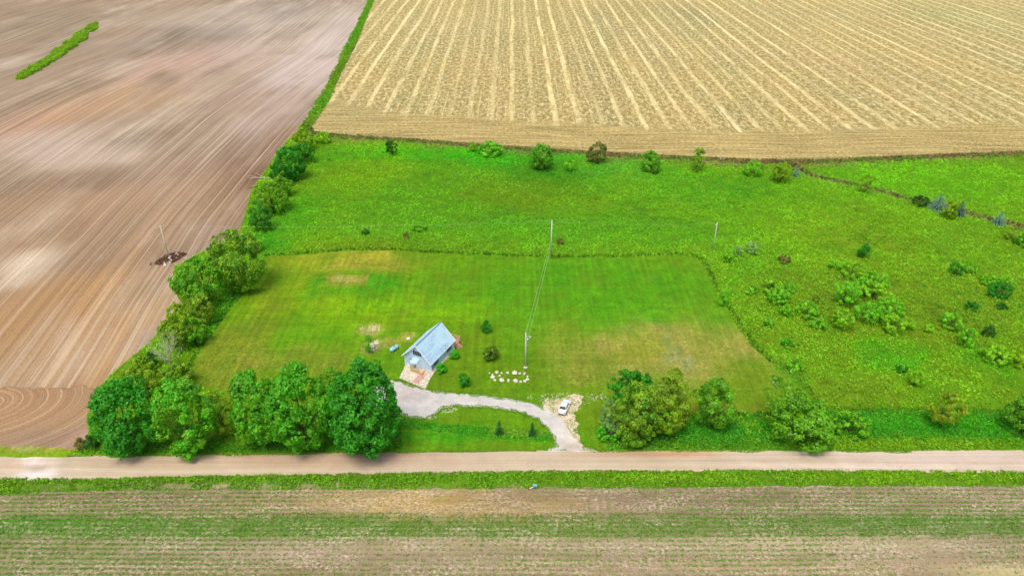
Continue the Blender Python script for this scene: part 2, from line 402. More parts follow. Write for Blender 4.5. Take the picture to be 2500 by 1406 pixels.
# ---------------------------------------------------------------- outlines on the ground (metres)
ROAD = W([(-700, 1112), (0, 1116), (150, 1114), (420, 1110), (900, 1103), (1340, 1100), (1700, 1098), (2100, 1101), (2300, 1099), (3200, 1097),
          (3200, 1155), (2500, 1154), (1900, 1152), (1300, 1154), (900, 1160), (500, 1166), (200, 1173), (0, 1171), (-700, 1175)])
LAWN = W([(645, 627), (700, 624), (760, 620), (850, 612), (960, 612), (1050, 619), (1200, 625), (1350, 630), (1500, 629), (1650, 624), (1695, 626), (1716, 645),
          (1735, 685), (1760, 730), (1800, 795), (1840, 850), (1885, 890), (1930, 915), (1962, 942), (1985, 990), (1900, 1004), (1680, 1012), (1600, 1040),
          (1470, 1070), (1500, 1097), (1400, 1101), (1340, 1101), (900, 1104), (300, 1111), (260, 1085), (300, 1040), (520, 1000), (560, 960), (480, 940), (470, 900), (492, 850),
          (530, 800), (572, 742), (625, 690), (650, 655)])
DRIVE = W([(1330, 1103), (1356, 1090), (1352, 1068), (1338, 1045), (1310, 1022), (1265, 1005), (1190, 994), (1110, 990), (1078, 996), (1060, 1012), (1035, 1023), (1000, 1018), (940, 1005), (900, 985),
           (905, 950), (945, 927), (975, 930), (1010, 942), (1050, 953), (1100, 959), (1180, 965), (1260, 975), (1305, 985), (1340, 1002), (1370, 1020), (1385, 1045), (1400, 1070), (1425, 1088), (1465, 1102)])
BARE = W([(1318, 992), (1330, 976), (1362, 971), (1400, 966), (1425, 968), (1412, 985), (1402, 1005), (1408, 1040), (1412, 1070), (1425, 1092), (1390, 1075), (1370, 1040), (1345, 1010)])
PLOUGH = W([(-900, -200), (800, -200), (880, -60), (903, 0), (868, 70), (820, 170), (775, 255), (735, 312), (700, 352), (665, 400), (618, 470), (600, 530), (585, 580), (505, 615), (430, 655), (425, 700), (452, 742),
            (400, 800), (360, 850), (290, 905), (240, 960), (222, 1010), (218, 1060), (200, 1102), (0, 1105), (-700, 1107), (-2600, 800)])
STUB = W([(935, -200), (918, -20), (905, 20), (868, 115), (828, 190), (790, 260), (757, 305), (768, 322), (860, 331), (1000, 340), (1200, 356), (1400, 368), (1600, 380), (1850, 391), (2000, 391), (2200, 382), (2500, 371), (3400, 350), (5000, -200)])
MEADOW = W([(745, 318), (760, 318), (790, 328), (1000, 338), (1200, 353), (1400, 365), (1600, 377), (1850, 388), (2000, 388), (2200, 379), (2500, 368), (3400, 347), (3400, 1100),
            (150, 1114), (190, 1095), (215, 1070), (215, 1010), (232, 960), (285, 900), (355, 845), (395, 798), (445, 742), (420, 700), (425, 652), (500, 612), (580, 578), (596, 530), (612, 470), (658, 402), (695, 350), (730, 318)])
FIELD = W([(-700, 1195), (0, 1194), (300, 1187), (900, 1187), (1300, 1185), (1900, 1180), (3200, 1178), (3600, 1500), (3600, 1800), (-1200, 1800), (-1200, 1500)])
SVERGE = W([(-700, 1172), (0, 1168), (200, 1170), (500, 1163), (900, 1157), (1300, 1151), (1900, 1149), (2500, 1151), (3200, 1152), (3200, 1184), (1900, 1186), (1300, 1191), (900, 1194), (300, 1196), (0, 1206), (-700, 1208)])
NVERGE = W([(-700, 1090), (0, 1090), (120, 1090), (175, 1098), (195, 1110), (150, 1117), (0, 1119), (-700, 1116)])
DITCH = [(1880, 392), (1925, 400), (1990, 432), (2100, 455), (2200, 481), (2330, 512), (2440, 542), (2560, 565), (2900, 620)]
EDGE = [(742, 316), (765, 285), (795, 235), (822, 180), (846, 130), (872, 78), (903, 8), (925, -60)]
DITCHW, EDGEW = W(DITCH), W(EDGE)

# ---------------------------------------------------------------- ground
g = MB(); g.add([(-6000, -1500, -.6), (6000, -1500, -.6), (6000, 9000, -.6), (-6000, 9000, -.6)], [(0, 1, 2, 3)])
go = g.build('ground', m_plain('far_soil', C(170, 150, 120), .95, n=.15, ns=.01)); props(go, kind='structure')

PB = [  # left field: patches of soil
    (520, 450, 300, 150, C(150, 122, 98), .9), (250, 500, 300, 60, C(150, 126, 102), .6), (200, 520, 300, 110, C(176, 146, 116), .9), (180, 800, 330, 180, C(190, 150, 106), .9), (120, 1000, 250, 90, C(182, 146, 112), .8),
    (640, 55, 190, 62, C(206, 194, 184), .8), (790, 130, 90, 120, C(214, 198, 194), .85), (560, 150, 120, 50, C(206, 184, 172), .6),
    (700, 20, 90, 22, C(140, 132, 124), .75), (455, 95, 120, 42, C(146, 132, 122), .75), (120, 60, 150, 40, C(150, 136, 116), .7), (60, 150, 120, 35, C(158, 140, 122), .6),
    (300, 250, 150, 42, C(200, 162, 122), .5), (70, 310, 110, 36, C(204, 160, 134), .6), (420, 160, 90, 35, C(196, 160, 146), .6), (230, 380, 130, 40, C(208, 190, 176), .75), (110, 350, 110, 34, C(208, 188, 176), .7),
    (330, 345, 70, 22, C(128, 116, 96), .6), (250, 440, 90, 26, C(132, 114, 96), .6), (580, 250, 110, 40, C(176, 150, 134), .6), (640, 380, 60, 70, C(150, 120, 98), .6), (60, 655, 58, 42, C(226, 208, 188), .9),
    (0, 470, 60, 30, C(146, 126, 108), .5), (640, 425, 40, 28, C(120, 92, 76), .7), (400, 625, 30, 26, C(136, 108, 84), .5), (380, 705, 60, 18, C(160, 140, 96), .4), (350, 830, 22, 34, C(178, 158, 150), .7),
    (120, 1070, 160, 20, C(162, 136, 116), .7), (215, 1060, 36, 22, C(196, 160, 146), .8), (395, 185, 24, 8, C(140, 128, 92), .8), (140, 960, 90, 30, C(170, 138, 108), .5), (260, 900, 70, 30, C(196, 160, 118), .6)]
def swell(X, Y):
    d = seg_dist(X, Y, PLOUGH, True); k = np.clip(d / 60, 0, 1); k = k * k * (3 - 2 * k)
    return k * fbm(X, Y, .011, 3, 2) * 1.4
sheet('ploughed_field', PLOUGH, .0, 'plough', C(158, 138, 112), [(a, b, c, d, tuple(np.array(e) * np.array([.88, .86, .78])), f) for a, b, c, d, e, f in PB], 16, .6, zfun=swell)

SB = [(1700, 40, 40, 22, C(128, 128, 84), .9), (1480, 55, 36, 30, C(146, 140, 96), .7), (1790, 280, 36, 14, C(128, 124, 78), .8), (1600, 130, 40, 60, C(150, 140, 100), .5), (2000, 160, 120, 40, C(166, 144, 96), .6),
      (2400, 60, 120, 40, C(150, 146, 84), .7), (2300, 30, 120, 30, C(140, 146, 82), .6), (1200, 200, 120, 80, C(168, 150, 96), .5), (900, 260, 70, 30, C(150, 144, 96), .6), (960, 170, 60, 60, C(170, 150, 96), .4),
      (2200, 200, 140, 50, C(164, 146, 96), .6), (1100, 60, 150, 40, C(176, 160, 108), .5), (2080, 312, 60, 6, C(150, 146, 100), .7), (1450, 200, 60, 80, C(158, 136, 92), .5)]
STF = W([(757, 305), (768, 322), (860, 331), (1000, 340), (1200, 356), (1400, 368), (1600, 380), (1850, 391), (2000, 391), (2200, 382), (2500, 371), (3400, 350)])
def headland(X, Y):
    d = seg_dist(X, Y, STF); d2 = seg_dist(X, Y, STF[:1] + W([(790, 260), (828, 190), (868, 115), (905, 20)]))
    return np.clip(1 - d / 66, 0, 1)
sheet('stubble_field', STUB, .0, 'stubble', C(166, 148, 88), SB, 18, .7, head=headland)

MEB = [(1000, 480, 260, 70, C(70, 150, 22), .6), (1300, 420, 160, 40, C(30, 140, 26), .7), (1150, 380, 300, 18, C(48, 168, 20), .8), (1250, 480, 120, 50, C(96, 138, 20), .6), (900, 420, 90, 40, C(110, 160, 16), .6),
       (1500, 410, 110, 22, C(62, 160, 60), .5), (1900, 520, 260, 60, C(100, 168, 26), .6), (2100, 560, 130, 40, C(128, 158, 24), .7), (1700, 460, 200, 40, C(60, 156, 26), .6), (2250, 440, 260, 50, C(92, 172, 22), .8),
       (2250, 700, 240, 50, C(132, 150, 24), .8), (2100, 780, 200, 80, C(110, 132, 26), .6), (2300, 840, 220, 90, C(104, 146, 24), .6), (2180, 870, 70, 40, C(58, 164, 22), .7), (2420, 880, 90, 40, C(60, 160, 26), .6),
       (1950, 700, 130, 40, C(124, 130, 30), .6), (2080, 950, 120, 30, C(116, 142, 26), .5), (1860, 680, 80, 60, C(70, 160, 26), .5), (1000, 600, 260, 18, C(90, 140, 24), .5), (880, 600, 90, 12, C(140, 146, 20), .7),
       (640, 600, 60, 30, C(40, 160, 26), .7), (560, 750, 40, 70, C(44, 150, 16), .7), (700, 530, 60, 50, C(60, 170, 22), .5), (1850, 1060, 330, 30, C(24, 140, 32), .85), (2300, 1040, 240, 40, C(44, 158, 22), .85), (2200, 1085, 400, 10, C(110, 160, 24), .7),
       (1600, 1088, 300, 14, C(60, 130, 18), .7), (1300, 560, 400, 40, C(64, 160, 34), .5), (2000, 1001, 340, 2.2, C(60, 100, 14), .7), (2300, 1003, 300, 2, C(60, 100, 14), .6)]
def fencerow(X, Y, c):
    d = seg_dist(X, Y, STF); m = np.clip(1 - (d - 2.5 - 4 * fbm(X, Y, .08, 4, 3)) / 3, 0, 1)[:, None] * .85
    c = c * (1 - m) + np.array(C(112, 88, 62)) * m
    d = seg_dist(X, Y, DITCHW); m = np.clip(1 - (d - 1.2 * fbm(X, Y, .1, 4, 3)) / 2.2, 0, 1)[:, None] * .9
    return c * (1 - m) + np.array(C(122, 104, 70)) * m
MEADBASE = C(92, 148, 22)
sheet('meadow', MEADOW, .012, 'meadow_soil', MEADBASE, [(b[0], b[1], b[2], b[3], tuple(np.array(b[4]) * .85), b[5]) for b in MEB], 15, .5, postone=fencerow)

LB = [(1500, 720, 300, 100, C(66, 150, 16), .8), (1560, 800, 180, 36, C(82, 160, 18), .7), (1100, 660, 200, 30, C(84, 150, 12), .7), (1300, 700, 160, 60, C(70, 146, 12), .7), (880, 640, 100, 26, C(168, 164, 56), .85),
      (820, 640, 170, 26, C(132, 154, 18), .7), (700, 700, 80, 70, C(116, 154, 8), .7), (900, 760, 200, 36, C(126, 158, 4), .8), (925, 705, 50, 26, C(40, 146, 24), .75), (770, 705, 22, 30, C(48, 140, 20), .6), (850, 725, 90, 8, C(50, 144, 20), .6), (845, 702, 62, 20, C(160, 146, 74), .0),
      (760, 820, 170, 70, C(84, 160, 12), .6), (570, 860, 80, 90, C(108, 128, 30), .8), (720, 880, 130, 36, C(112, 130, 44), .7), (1050, 750, 160, 30, C(84, 168, 8), .6), (1200, 900, 130, 60, C(84, 132, 16), .8),
      (1650, 860, 180, 62, C(150, 146, 92), .85), (1790, 830, 70, 30, C(140, 142, 84), .6), (1450, 900, 100, 50, C(120, 134, 56), .75), (1380, 830, 60, 60, C(112, 142, 40), .6), (1750, 840, 70, 60, C(122, 146, 56), .6), (1560, 850, 60, 30, C(134, 158, 30), .6), (1850, 930, 90, 60, C(98, 140, 28), .8),
      (1150, 830, 60, 50, C(96, 144, 10), .6), (905, 805, 26, 10, C(206, 184, 132), .8), (910, 845, 20, 14, C(196, 176, 122), .7), (955, 835, 20, 8, C(190, 168, 112), .6), (998, 822, 16, 8, C(190, 180, 90), .7),
      (1180, 1015, 150, 26, C(84, 146, 16), .7), (1150, 1065, 220, 14, C(48, 150, 22), .8), (700, 1095, 300, 14, C(40, 112, 14), .8), (1480, 1010, 60, 40, C(96, 136, 20), .7), (1700, 1000, 200, 20, C(110, 124, 24), .6), (640, 640, 60, 40, C(84, 130, 10), .6)]  # last entry, darker green, paints the hedge tree's shadow into the lawn
def mound(X, Y):
    gx, gy = G(865, 700); d = np.hypot((X - gx) / 15, (Y - gy) / 13)
    k = np.clip((1.15 - d) / .75, 0, 1)
    return k * k * (3 - 2 * k) * 1.7
LAWNBASE = C(88, 144, 18)
sheet('lawn', LAWN, .024, 'lawn', LAWNBASE, LB, 11, .25, zfun=mound)
# drier patch on top of the raised bed
gx, gy = G(850, 700)
sheet('bare_patch', W([(795, 684), (905, 682), (898, 716), (800, 714)]), .034, 'lawn', C(100, 140, 36), [(845, 694, 50, 9, C(150, 146, 70), .9)], 6, 1.6, zfun=mound)
sheet('road', ROAD, .036, 'road', C(198, 180, 152), [(90, 1125, 40, 14, C(236, 226, 216), .9), (90, 1160, 50, 12, C(236, 228, 220), .9), (40, 1138, 60, 10, C(206, 176, 146), .7), (90, 1143, 22, 5, C(150, 134, 118), .7),
      (700, 1125, 330, 14, C(190, 160, 136), .8), (850, 1110, 300, 6, C(168, 130, 102), .8), (1650, 1106, 130, 6, C(196, 140, 80), .85), (1500, 1108, 120, 7, C(184, 148, 118), .7), (2200, 1115, 400, 12, C(206, 188, 176), .7), (2200, 1140, 400, 10, C(226, 208, 192), .6)], 12, .4, jscale=.35)  # brown strip below the maple row is their shade painted into the road colour
sheet('driveway', DRIVE, .044, 'drive', C(202, 198, 190), [(1410, 1090, 30, 8, C(196, 170, 140), .7), (1000, 960, 40, 16, C(188, 174, 166), .6), (1380, 1060, 24, 20, C(218, 208, 196), .7)], 9, .35, jscale=1.2, spacing=.5)
sheet('gravel_patch', BARE, .04, 'drive', C(214, 194, 158), [(1395, 1020, 14, 16, C(222, 196, 166), .9)], 7, 1.3, jscale=.9, spacing=.4)
FB = [(300, 1285, 700, 24, C(104, 140, 60), .8), (1300, 1290, 700, 20, C(118, 140, 66), .8), (2200, 1280, 500, 20, C(104, 140, 66), .8), (1050, 1225, 330, 30, C(196, 164, 98), .85), (1700, 1215, 500, 26, C(140, 118, 96), .8), (300, 1215, 300, 24, C(140, 120, 92), .8),
      (500, 1345, 350, 14, C(190, 168, 146), .7), (1200, 1330, 350, 14, C(184, 164, 132), .7), (2000, 1330, 500, 20, C(190, 172, 140), .8), (1900, 1385, 500, 14, C(196, 168, 136), .7), (100, 1360, 300, 30, C(136, 138, 84), .7), (2450, 1400, 100, 20, C(206, 190, 140), .7), (600, 1400, 500, 12, C(156, 130, 100), .6)]
sheet('planted_field', FIELD, .01, 'crop', C(152, 136, 106), [(a, b, c, d, tuple(np.array(e) * np.array([.9, .92, .86])), f) for a, b, c, d, e, f in FB], 16, .4)
sheet('south_verge', SVERGE, .02, 'meadow_soil', C(84, 138, 26), [(560, 1188, 330, 7, C(190, 160, 142), .8), (1270, 1187, 22, 5, C(190, 160, 130), .8), (960, 1190, 40, 4, C(186, 156, 120), .6)], 14, .6)
sheet('north_verge', NVERGE, .022, 'lawn', C(110, 156, 24), [(70, 1092, 80, 4, C(190, 170, 120), .7)], 12, .6)
sheet('grass_edge', [tuple(np.array(p) + (-1.8, 0)) for p in EDGEW] + [tuple(np.array(p) + (2.6, 0)) for p in EDGEW[::-1]], .03, 'meadow_soil', C(92, 140, 30), [], 20, .8)

# ---------------------------------------------------------------- vegetation builders
VEG = np.array([1.5, 1.05, .55])
def lb(c, cap=.54):
    g = c[1] > c[0] * 1.5; c = np.array(c) * (VEG if g else 1.0)
    if g: c[0] = min(c[0], c[1] * .6)
    return c * min(2.3, cap / c.max())
def nrm(a): return a / (np.linalg.norm(a, axis=-1, keepdims=True) + 1e-9)
def crown(r, rz, seed, nleaf, lsize, col, lobes=9, nclump=90, clump=.17, var=.2, spread=1.0, hue=None, cap=.54):
    """leaf centres, normals, sizes and colours of a lobed crown round the origin"""
    g = np.random.RandomState(seed); R = np.array([r, r, rz])
    ld = nrm(g.randn(lobes, 3) * [1, 1, .9]); ld[0] = (0, 0, 1)
    lr = (.24 + .24 * g.rand(lobes, 1)); lc = ld * R * (1.04 - lr) * spread
    k = g.randint(0, lobes, nclump); cd = nrm(g.randn(nclump, 3) + ld[k] * .9 + [0, 0, .2])
    cc = lc[k] + cd * R * lr[k] * (.7 + .3 * g.rand(nclump, 1) ** .5)
    nb = int(nclump * .55); sd_ = nrm(g.randn(nb, 3)); cd[:nb] = sd_; cc[:nb] = sd_ * R * ((.72 if r > 2.2 else .4) + (.2 if r > 2.2 else .5) * g.rand(nb, 1))
    cr = clump * (r + rz) / 2 * (.7 + .7 * g.rand(nclump, 1)); ct = 1 + (g.rand(nclump, 1) - .5) * var * 2.2
    ch = g.rand(nclump, 1)
    j = g.randint(0, nclump, nleaf); d = nrm(g.randn(nleaf, 3) + cd[j] * .8 + [0, 0, .25])
    P = cc[j] + d * cr[j] * (.55 + .5 * g.rand(nleaf, 1)); N = nrm(d + g.randn(nleaf, 3) * .45)
    c = lb(col, cap) * ct[j] * (1 + (g.rand(nleaf, 1) - .5) * 2 * var)
    if hue is not None: m = (ch[j] * g.rand(nleaf, 1)) * 1.1; c = c * (1 - m) + lb(hue, cap) * m
    return P, N, lsize * (.7 + .6 * g.rand(nleaf)), c
def limbs(h0, r, rz, rad, seed, n=6, zc=None):
    g = np.random.RandomState(seed + 77); m = MB(); zc = zc or h0 + rz
    m.tube([(0, 0, -.1), (g.uniform(-.1, .1), g.uniform(-.1, .1), h0 * .6), (0, 0, zc), (0, 0, zc + rz * .6)], [rad * 1.25, rad, rad * .55, rad * .12], 7)
    for i in range(n):
        a = 2 * math.pi * (i + g.rand() * .6) / n; z0 = h0 * (.7 + .5 * g.rand()) if h0 > .5 else .1; rr = r * (.5 + .35 * g.rand())
        m.tube([(0, 0, z0), (math.cos(a) * rr * .45, math.sin(a) * rr * .45, z0 + (zc - z0) * .55), (math.cos(a) * rr, math.sin(a) * rr, zc + rz * g.uniform(-.1, .45))], [rad * .5, rad * .32, rad * .06], 5)
    return m
def solve(box, z0, gap=1.0):
    """photo box of a crown -> ground position, radius and half height"""
    x0, x1, yt, yb = box; yc = (yt + yb) / 2; xc = (x0 + x1) / 2; z = z0 + 2
    for _ in range(6):
        X, Y = G(xc, yc, z); s = F / (Y * cp + (HC - z) * sp); A = math.atan2(HC - z, Y)
        r = (x1 - x0) / 2 / s; hp = (yb - yt) / 2 / s
        q = hp * hp - (r * math.sin(A)) ** 2
        rz = max(math.sqrt(max(q, 0)) / math.cos(A), .5 * r); rz = min(rz, 1.9 * r); z = z0 + rz * gap
    return X, Y, r, rz, z
TREES = []
def tree(name, label, cat, group, box, col, seed, z0=None, dens=1.0, lsize=None, hue=None, var=.28, trunk=True, lobes=12, clump=.17, spread=1.0, part='crown', stem='trunk', bark='bark', nclump=None):
    zz = z0 if z0 is not None else 0
    X, Y, r, rz, z = solve(box, zz)
    e = empty(name, (X, Y, 0), label=label, cat=cat, group=group)
    ls = lsize or min(.6, max(.2, r * .12)); area = 4 * math.pi * r * (r + rz) / 2
    n = int(min(24000, max(400, dens * area / (ls * ls) * 6.5)))
    nc = nclump or int(min(300, max(45, 24 * r)))
    P, N, s, c = crown(r * 1.0, rz * 1.03, seed, n, ls, col, lobes if r > 1.5 else 5, nc, clump if r > 1.5 else .32, var, spread, hue, .72 if part == 'foliage' else .54)
    P[:, 2] += z; P[:, 2] = np.maximum(P[:, 2], .06)
    leafmesh(part, P, N, s, c, e, np.random.RandomState(seed))
    limbs(max(zz, .15 * rz), r, rz, max(.025, r * .05), seed, 6 if r > 1.2 else 4, z).build(stem, bark, e, smooth=True)
    return e
GN = dict(maple=C(54, 142, 28), dark=C(32, 110, 26), mid=C(80, 148, 32), bright=C(120, 188, 40), olive=C(92, 128, 34), lime=C(128, 182, 34), yellow=C(158, 182, 26), grey=C(120, 150, 112), pine=C(44, 84, 34), brown=C(104, 104, 46), fresh=C(94, 176, 48), deep=C(34, 88, 24))
HL, HF, HB, HM = 'trees of the left hedgerow', 'trees along the front roadside', 'trees along the stubble edge', 'bushes scattered over the rough meadow'
T = lambda l, g, b, c, **k: TREES.append(('tree', l, 'tree', g, b, GN[c], k))
B = lambda l, g, b, c, **k: TREES.append(('bush', l, 'bush', g, b, GN[c], dict(part='foliage', stem='stem', **k)))
# left hedgerow, from the road upwards
T('big dark green round maple at the bottom left corner by the dirt road', HL, (222, 385, 930, 1106), 'dark', z0=.2, dens=1.2, var=.22, hue=GN['maple'])
T('bright green maple just right of the darkest corner maple', HL, (378, 514, 925, 1110), 'maple', z0=.2, hue=GN['bright'], clump=.15)
T('thin yellow-green tree between the bright maple and the big maple row', HL, (506, 570, 943, 1086), 'olive', z0=.3, dens=1.0, hue=GN['lime'])
T('yellow-green spreading tree behind the darkest corner maple', HL, (292, 400, 888, 972), 'olive', z0=.5, hue=GN['lime'])
T('small bright green tree poking out above the field corner of the left hedge', HL, (322, 368, 866, 905), 'bright', z0=.4)
T('dull green tree below the bare grey tree in the left hedge', HL, (390, 474, 890, 958), 'olive', z0=.4, hue=GN['mid'])
B('small dark bush against the left side of the bare grey tree', HL, (358, 384, 862, 898), 'deep')
T('bright lime tree directly above the bare grey tree', HL, (398, 470, 765, 850), 'lime', z0=.6, hue=GN['bright'])
T('fresh green tree beside the lime tree on its lawn side', HL, (442, 500, 775, 842), 'fresh', z0=.6)
T('low yellow-green tree between the lime tree and the dull olive tree', HL, (408, 456, 742, 788), 'lime', z0=.3)
T('dull olive tree in the hedge just below the leaning tree', HL, (452, 522, 722, 790), 'olive', z0=.5)
T('narrow bright tree in front of the leaning dark tree', HL, (456, 502, 676, 742), 'lime', z0=.6)
T('dark tree with two rounded heads and a bare pale trunk leaning over the ploughed field', HL, (428, 556, 628, 722), 'mid', z0=3.0, hue=GN['dark'], lobes=7, spread=1.15)
T('tallest dull green tree of the left hedge at the lawn corner', HL, (520, 636, 568, 708), 'olive', z0=1.0, hue=GN['dark'], dens=1.1)
B('dark leafy bush at the field side of the tallest dull green hedge tree', HL, (508, 548, 590, 620), 'deep')
B('low bright bush at the top lawn corner beside the hedge', HL, (590, 645, 575, 615), 'fresh')
T('dense dark green tree at the lower end of the upper hedge', HL, (608, 662, 492, 562), 'dark', z0=.4, hue=GN['mid'])
T('rounded green tree in the upper hedge below the fallen branch', HL, (622, 698, 448, 520), 'mid', z0=.4, hue=GN['lime'])
T('pale green small tree filling the gap of the upper hedge', HL, (664, 712, 430, 478), 'mid', z0=.4, hue=GN['lime'])
T('dark dense tree beside the fallen white branch', HL, (660, 708, 398, 456), 'dark', z0=.4)
T('large dark tree in the middle of the upper hedge', HL, (674, 742, 358, 436), 'dark', z0=.6, hue=GN['maple'])
T('dark green tree near the top of the upper hedge', HL, (716, 766, 352, 398), 'dark', z0=.5, hue=GN['mid'])
T('lime green tree at the corner where ploughed field meets stubble', HL, (716, 764, 316, 366), 'lime', z0=.4, hue=GN['bright'])
B('light green bush right of the lime corner tree under the stubble', HL, (768, 806, 324, 350), 'bright')
B('small orange-brown bush at the end of the verge by the dirt road', HL, (182, 206, 1070, 1096), 'brown')
B('tiny dark bush between the orange-brown bush and the dark maple', HL, (204, 236, 1064, 1096), 'deep')
# front roadside
T('leftmost big maple of the dense row in front of the house', HF, (563, 694, 912, 1090), 'maple', z0=.2, dens=1.3, hue=GN['bright'], nclump=260, clump=.13)
T('second big maple of the dense row, left of the middle', HF, (655, 806, 898, 1106), 'maple', z0=.2, dens=1.3, nclump=260, clump=.13, hue=GN['mid'])
T('third maple of the dense row, squeezed beside the darkest one', HF, (782, 868, 925, 1085), 'maple', z0=1.2, dens=1.2, hue=GN['mid'], clump=.14)
T('tallest darkest maple overhanging the road at the driveway bulb', HF, (808, 974, 890, 1118), 'dark', z0=.2, dens=1.4, hue=GN['maple'], nclump=280, clump=.13)
T('small dull tree showing behind the middle of the maple row', HF, (778, 838, 898, 952), 'mid', z0=.5)
B('thin fresh green sapling poking up behind the tallest maple', HF, (876, 900, 872, 905), 'fresh', dens=.5)
T('slim young sapling on the lawn by the bare sandy spots', 'young trees on the lawn', (886, 912, 820, 858), 'fresh', z0=.6, dens=.45)
T('blue-green topped tree at the top left of the right roadside clump', HF, (1490, 1590, 900, 985), 'dark', z0=3.0, hue=GN['maple'])
T('tall dull green tree in the middle of the right roadside clump', HF, (1500, 1612, 935, 1075), 'olive', z0=1.5, hue=GN['dark'])
T('wide yellow-olive tree on the right side of the roadside clump', HF, (1580, 1692, 912, 1050), 'olive', z0=1.5, hue=GN['lime'], dens=.9)
T('small yellow-green tree in the heart of the right roadside clump', HF, (1552, 1600, 945, 1010), 'lime', z0=4.0, hue=GN['olive'])
T('leafy bright tree low at the right of the roadside clump', HF, (1592, 1652, 980, 1060), 'mid', z0=1.8, hue=GN['lime'])
T('green tree with pale stems at the road foot of the clump', HF, (1500, 1600, 1010, 1086), 'mid', z0=.6, hue=GN['olive'])
T('grey-green loose tree on the driveway side of the roadside clump', HF, (1462, 1522, 975, 1040), 'grey', z0=1.0, dens=.55, hue=GN['mid'])
B('blue-green round bush at the driveway foot of the roadside clump', HF, (1456, 1516, 1032, 1076), 'maple', hue=GN['fresh'])
T('single round fresh green tree between the two roadside clumps', HF, (1698, 1796, 928, 1040), 'fresh', z0=1.4, hue=GN['mid'])
T('broad willow with drooping branches standing by the road', HF, (1886, 2036, 975, 1102), 'mid', z0=.2, hue=GN['fresh'], spread=1.05)
T('wispy see-through tree above the broad roadside willow', HF, (1870, 1976, 905, 1035), 'mid', z0=2.0, dens=.28, hue=GN['fresh'], clump=.2)
B('dark low bush immediately right of the roadside willow', HF, (2030, 2120, 1012, 1060), 'mid', hue=GN['deep'])
T('yellow-leaved young tree with pale trunk by the right roadside', HF, (2276, 2352, 955, 1036), 'yellow', z0=1.6, dens=.7, hue=GN['lime'])
T('dark tree cut off by the right edge of the picture near the road', HF, (2466, 2560, 965, 1064), 'mid', z0=.8, hue=GN['deep'])
# stubble edge
T('small dark round tree standing alone at the left of the stubble edge', HB, (942, 971, 344, 377), 'deep', z0=.5)
B('low bright bush in the brown weeds under the stubble, left of middle', HB, (1166, 1226, 354, 376), 'fresh')
B('tiny upright bush left of the low bright bush', HB, (1146, 1164, 350, 372), 'bright')
T('large round green tree at the middle of the stubble edge', HB, (1290, 1352, 356, 412), 'mid', z0=.3, hue=GN['dark'])
B('small spindly bush right of the large round edge tree', HB, (1374, 1404, 388, 420), 'mid', dens=.5)
T('olive-brown pointed tree on the stubble edge', HB, (1434, 1484, 350, 396), 'brown', z0=.2, hue=GN['pine'])
T('round green tree on the stubble edge right of the olive-brown one', HB, (1564, 1616, 372, 420), 'mid', z0=.3, hue=GN['fresh'])
T('slender pale green tree rising into the stubble', HB, (1688, 1722, 362, 418), 'bright', z0=.3, dens=.7)
B('dull low bush left of the ditch corner', HB, (1816, 1864, 394, 430), 'mid', dens=.7)
T('pale lime tree at the ditch corner beside the smallest blue spruce', HB, (1888, 1936, 396, 444), 'lime', z0=.2, hue=GN['bright'])
T('loose light green tree half way along the brown ditch', HB, (2100, 2134, 428, 470), 'bright', z0=.4, dens=.5)
B('dark bush left of the pair of blue spruces on the ditch', HB, (2228, 2270, 480, 504), 'deep')
T('yellow-green tree in front of the largest blue spruce', HB, (2302, 2342, 492, 532), 'lime', z0=.3)
B('yellowish bush with brown side at the right picture edge', HB, (2456, 2500, 562, 590), 'lime', hue=GN['brown'])
B('dark green bush cut by the right picture edge below the ditch', HB, (2482, 2530, 568, 604), 'mid')
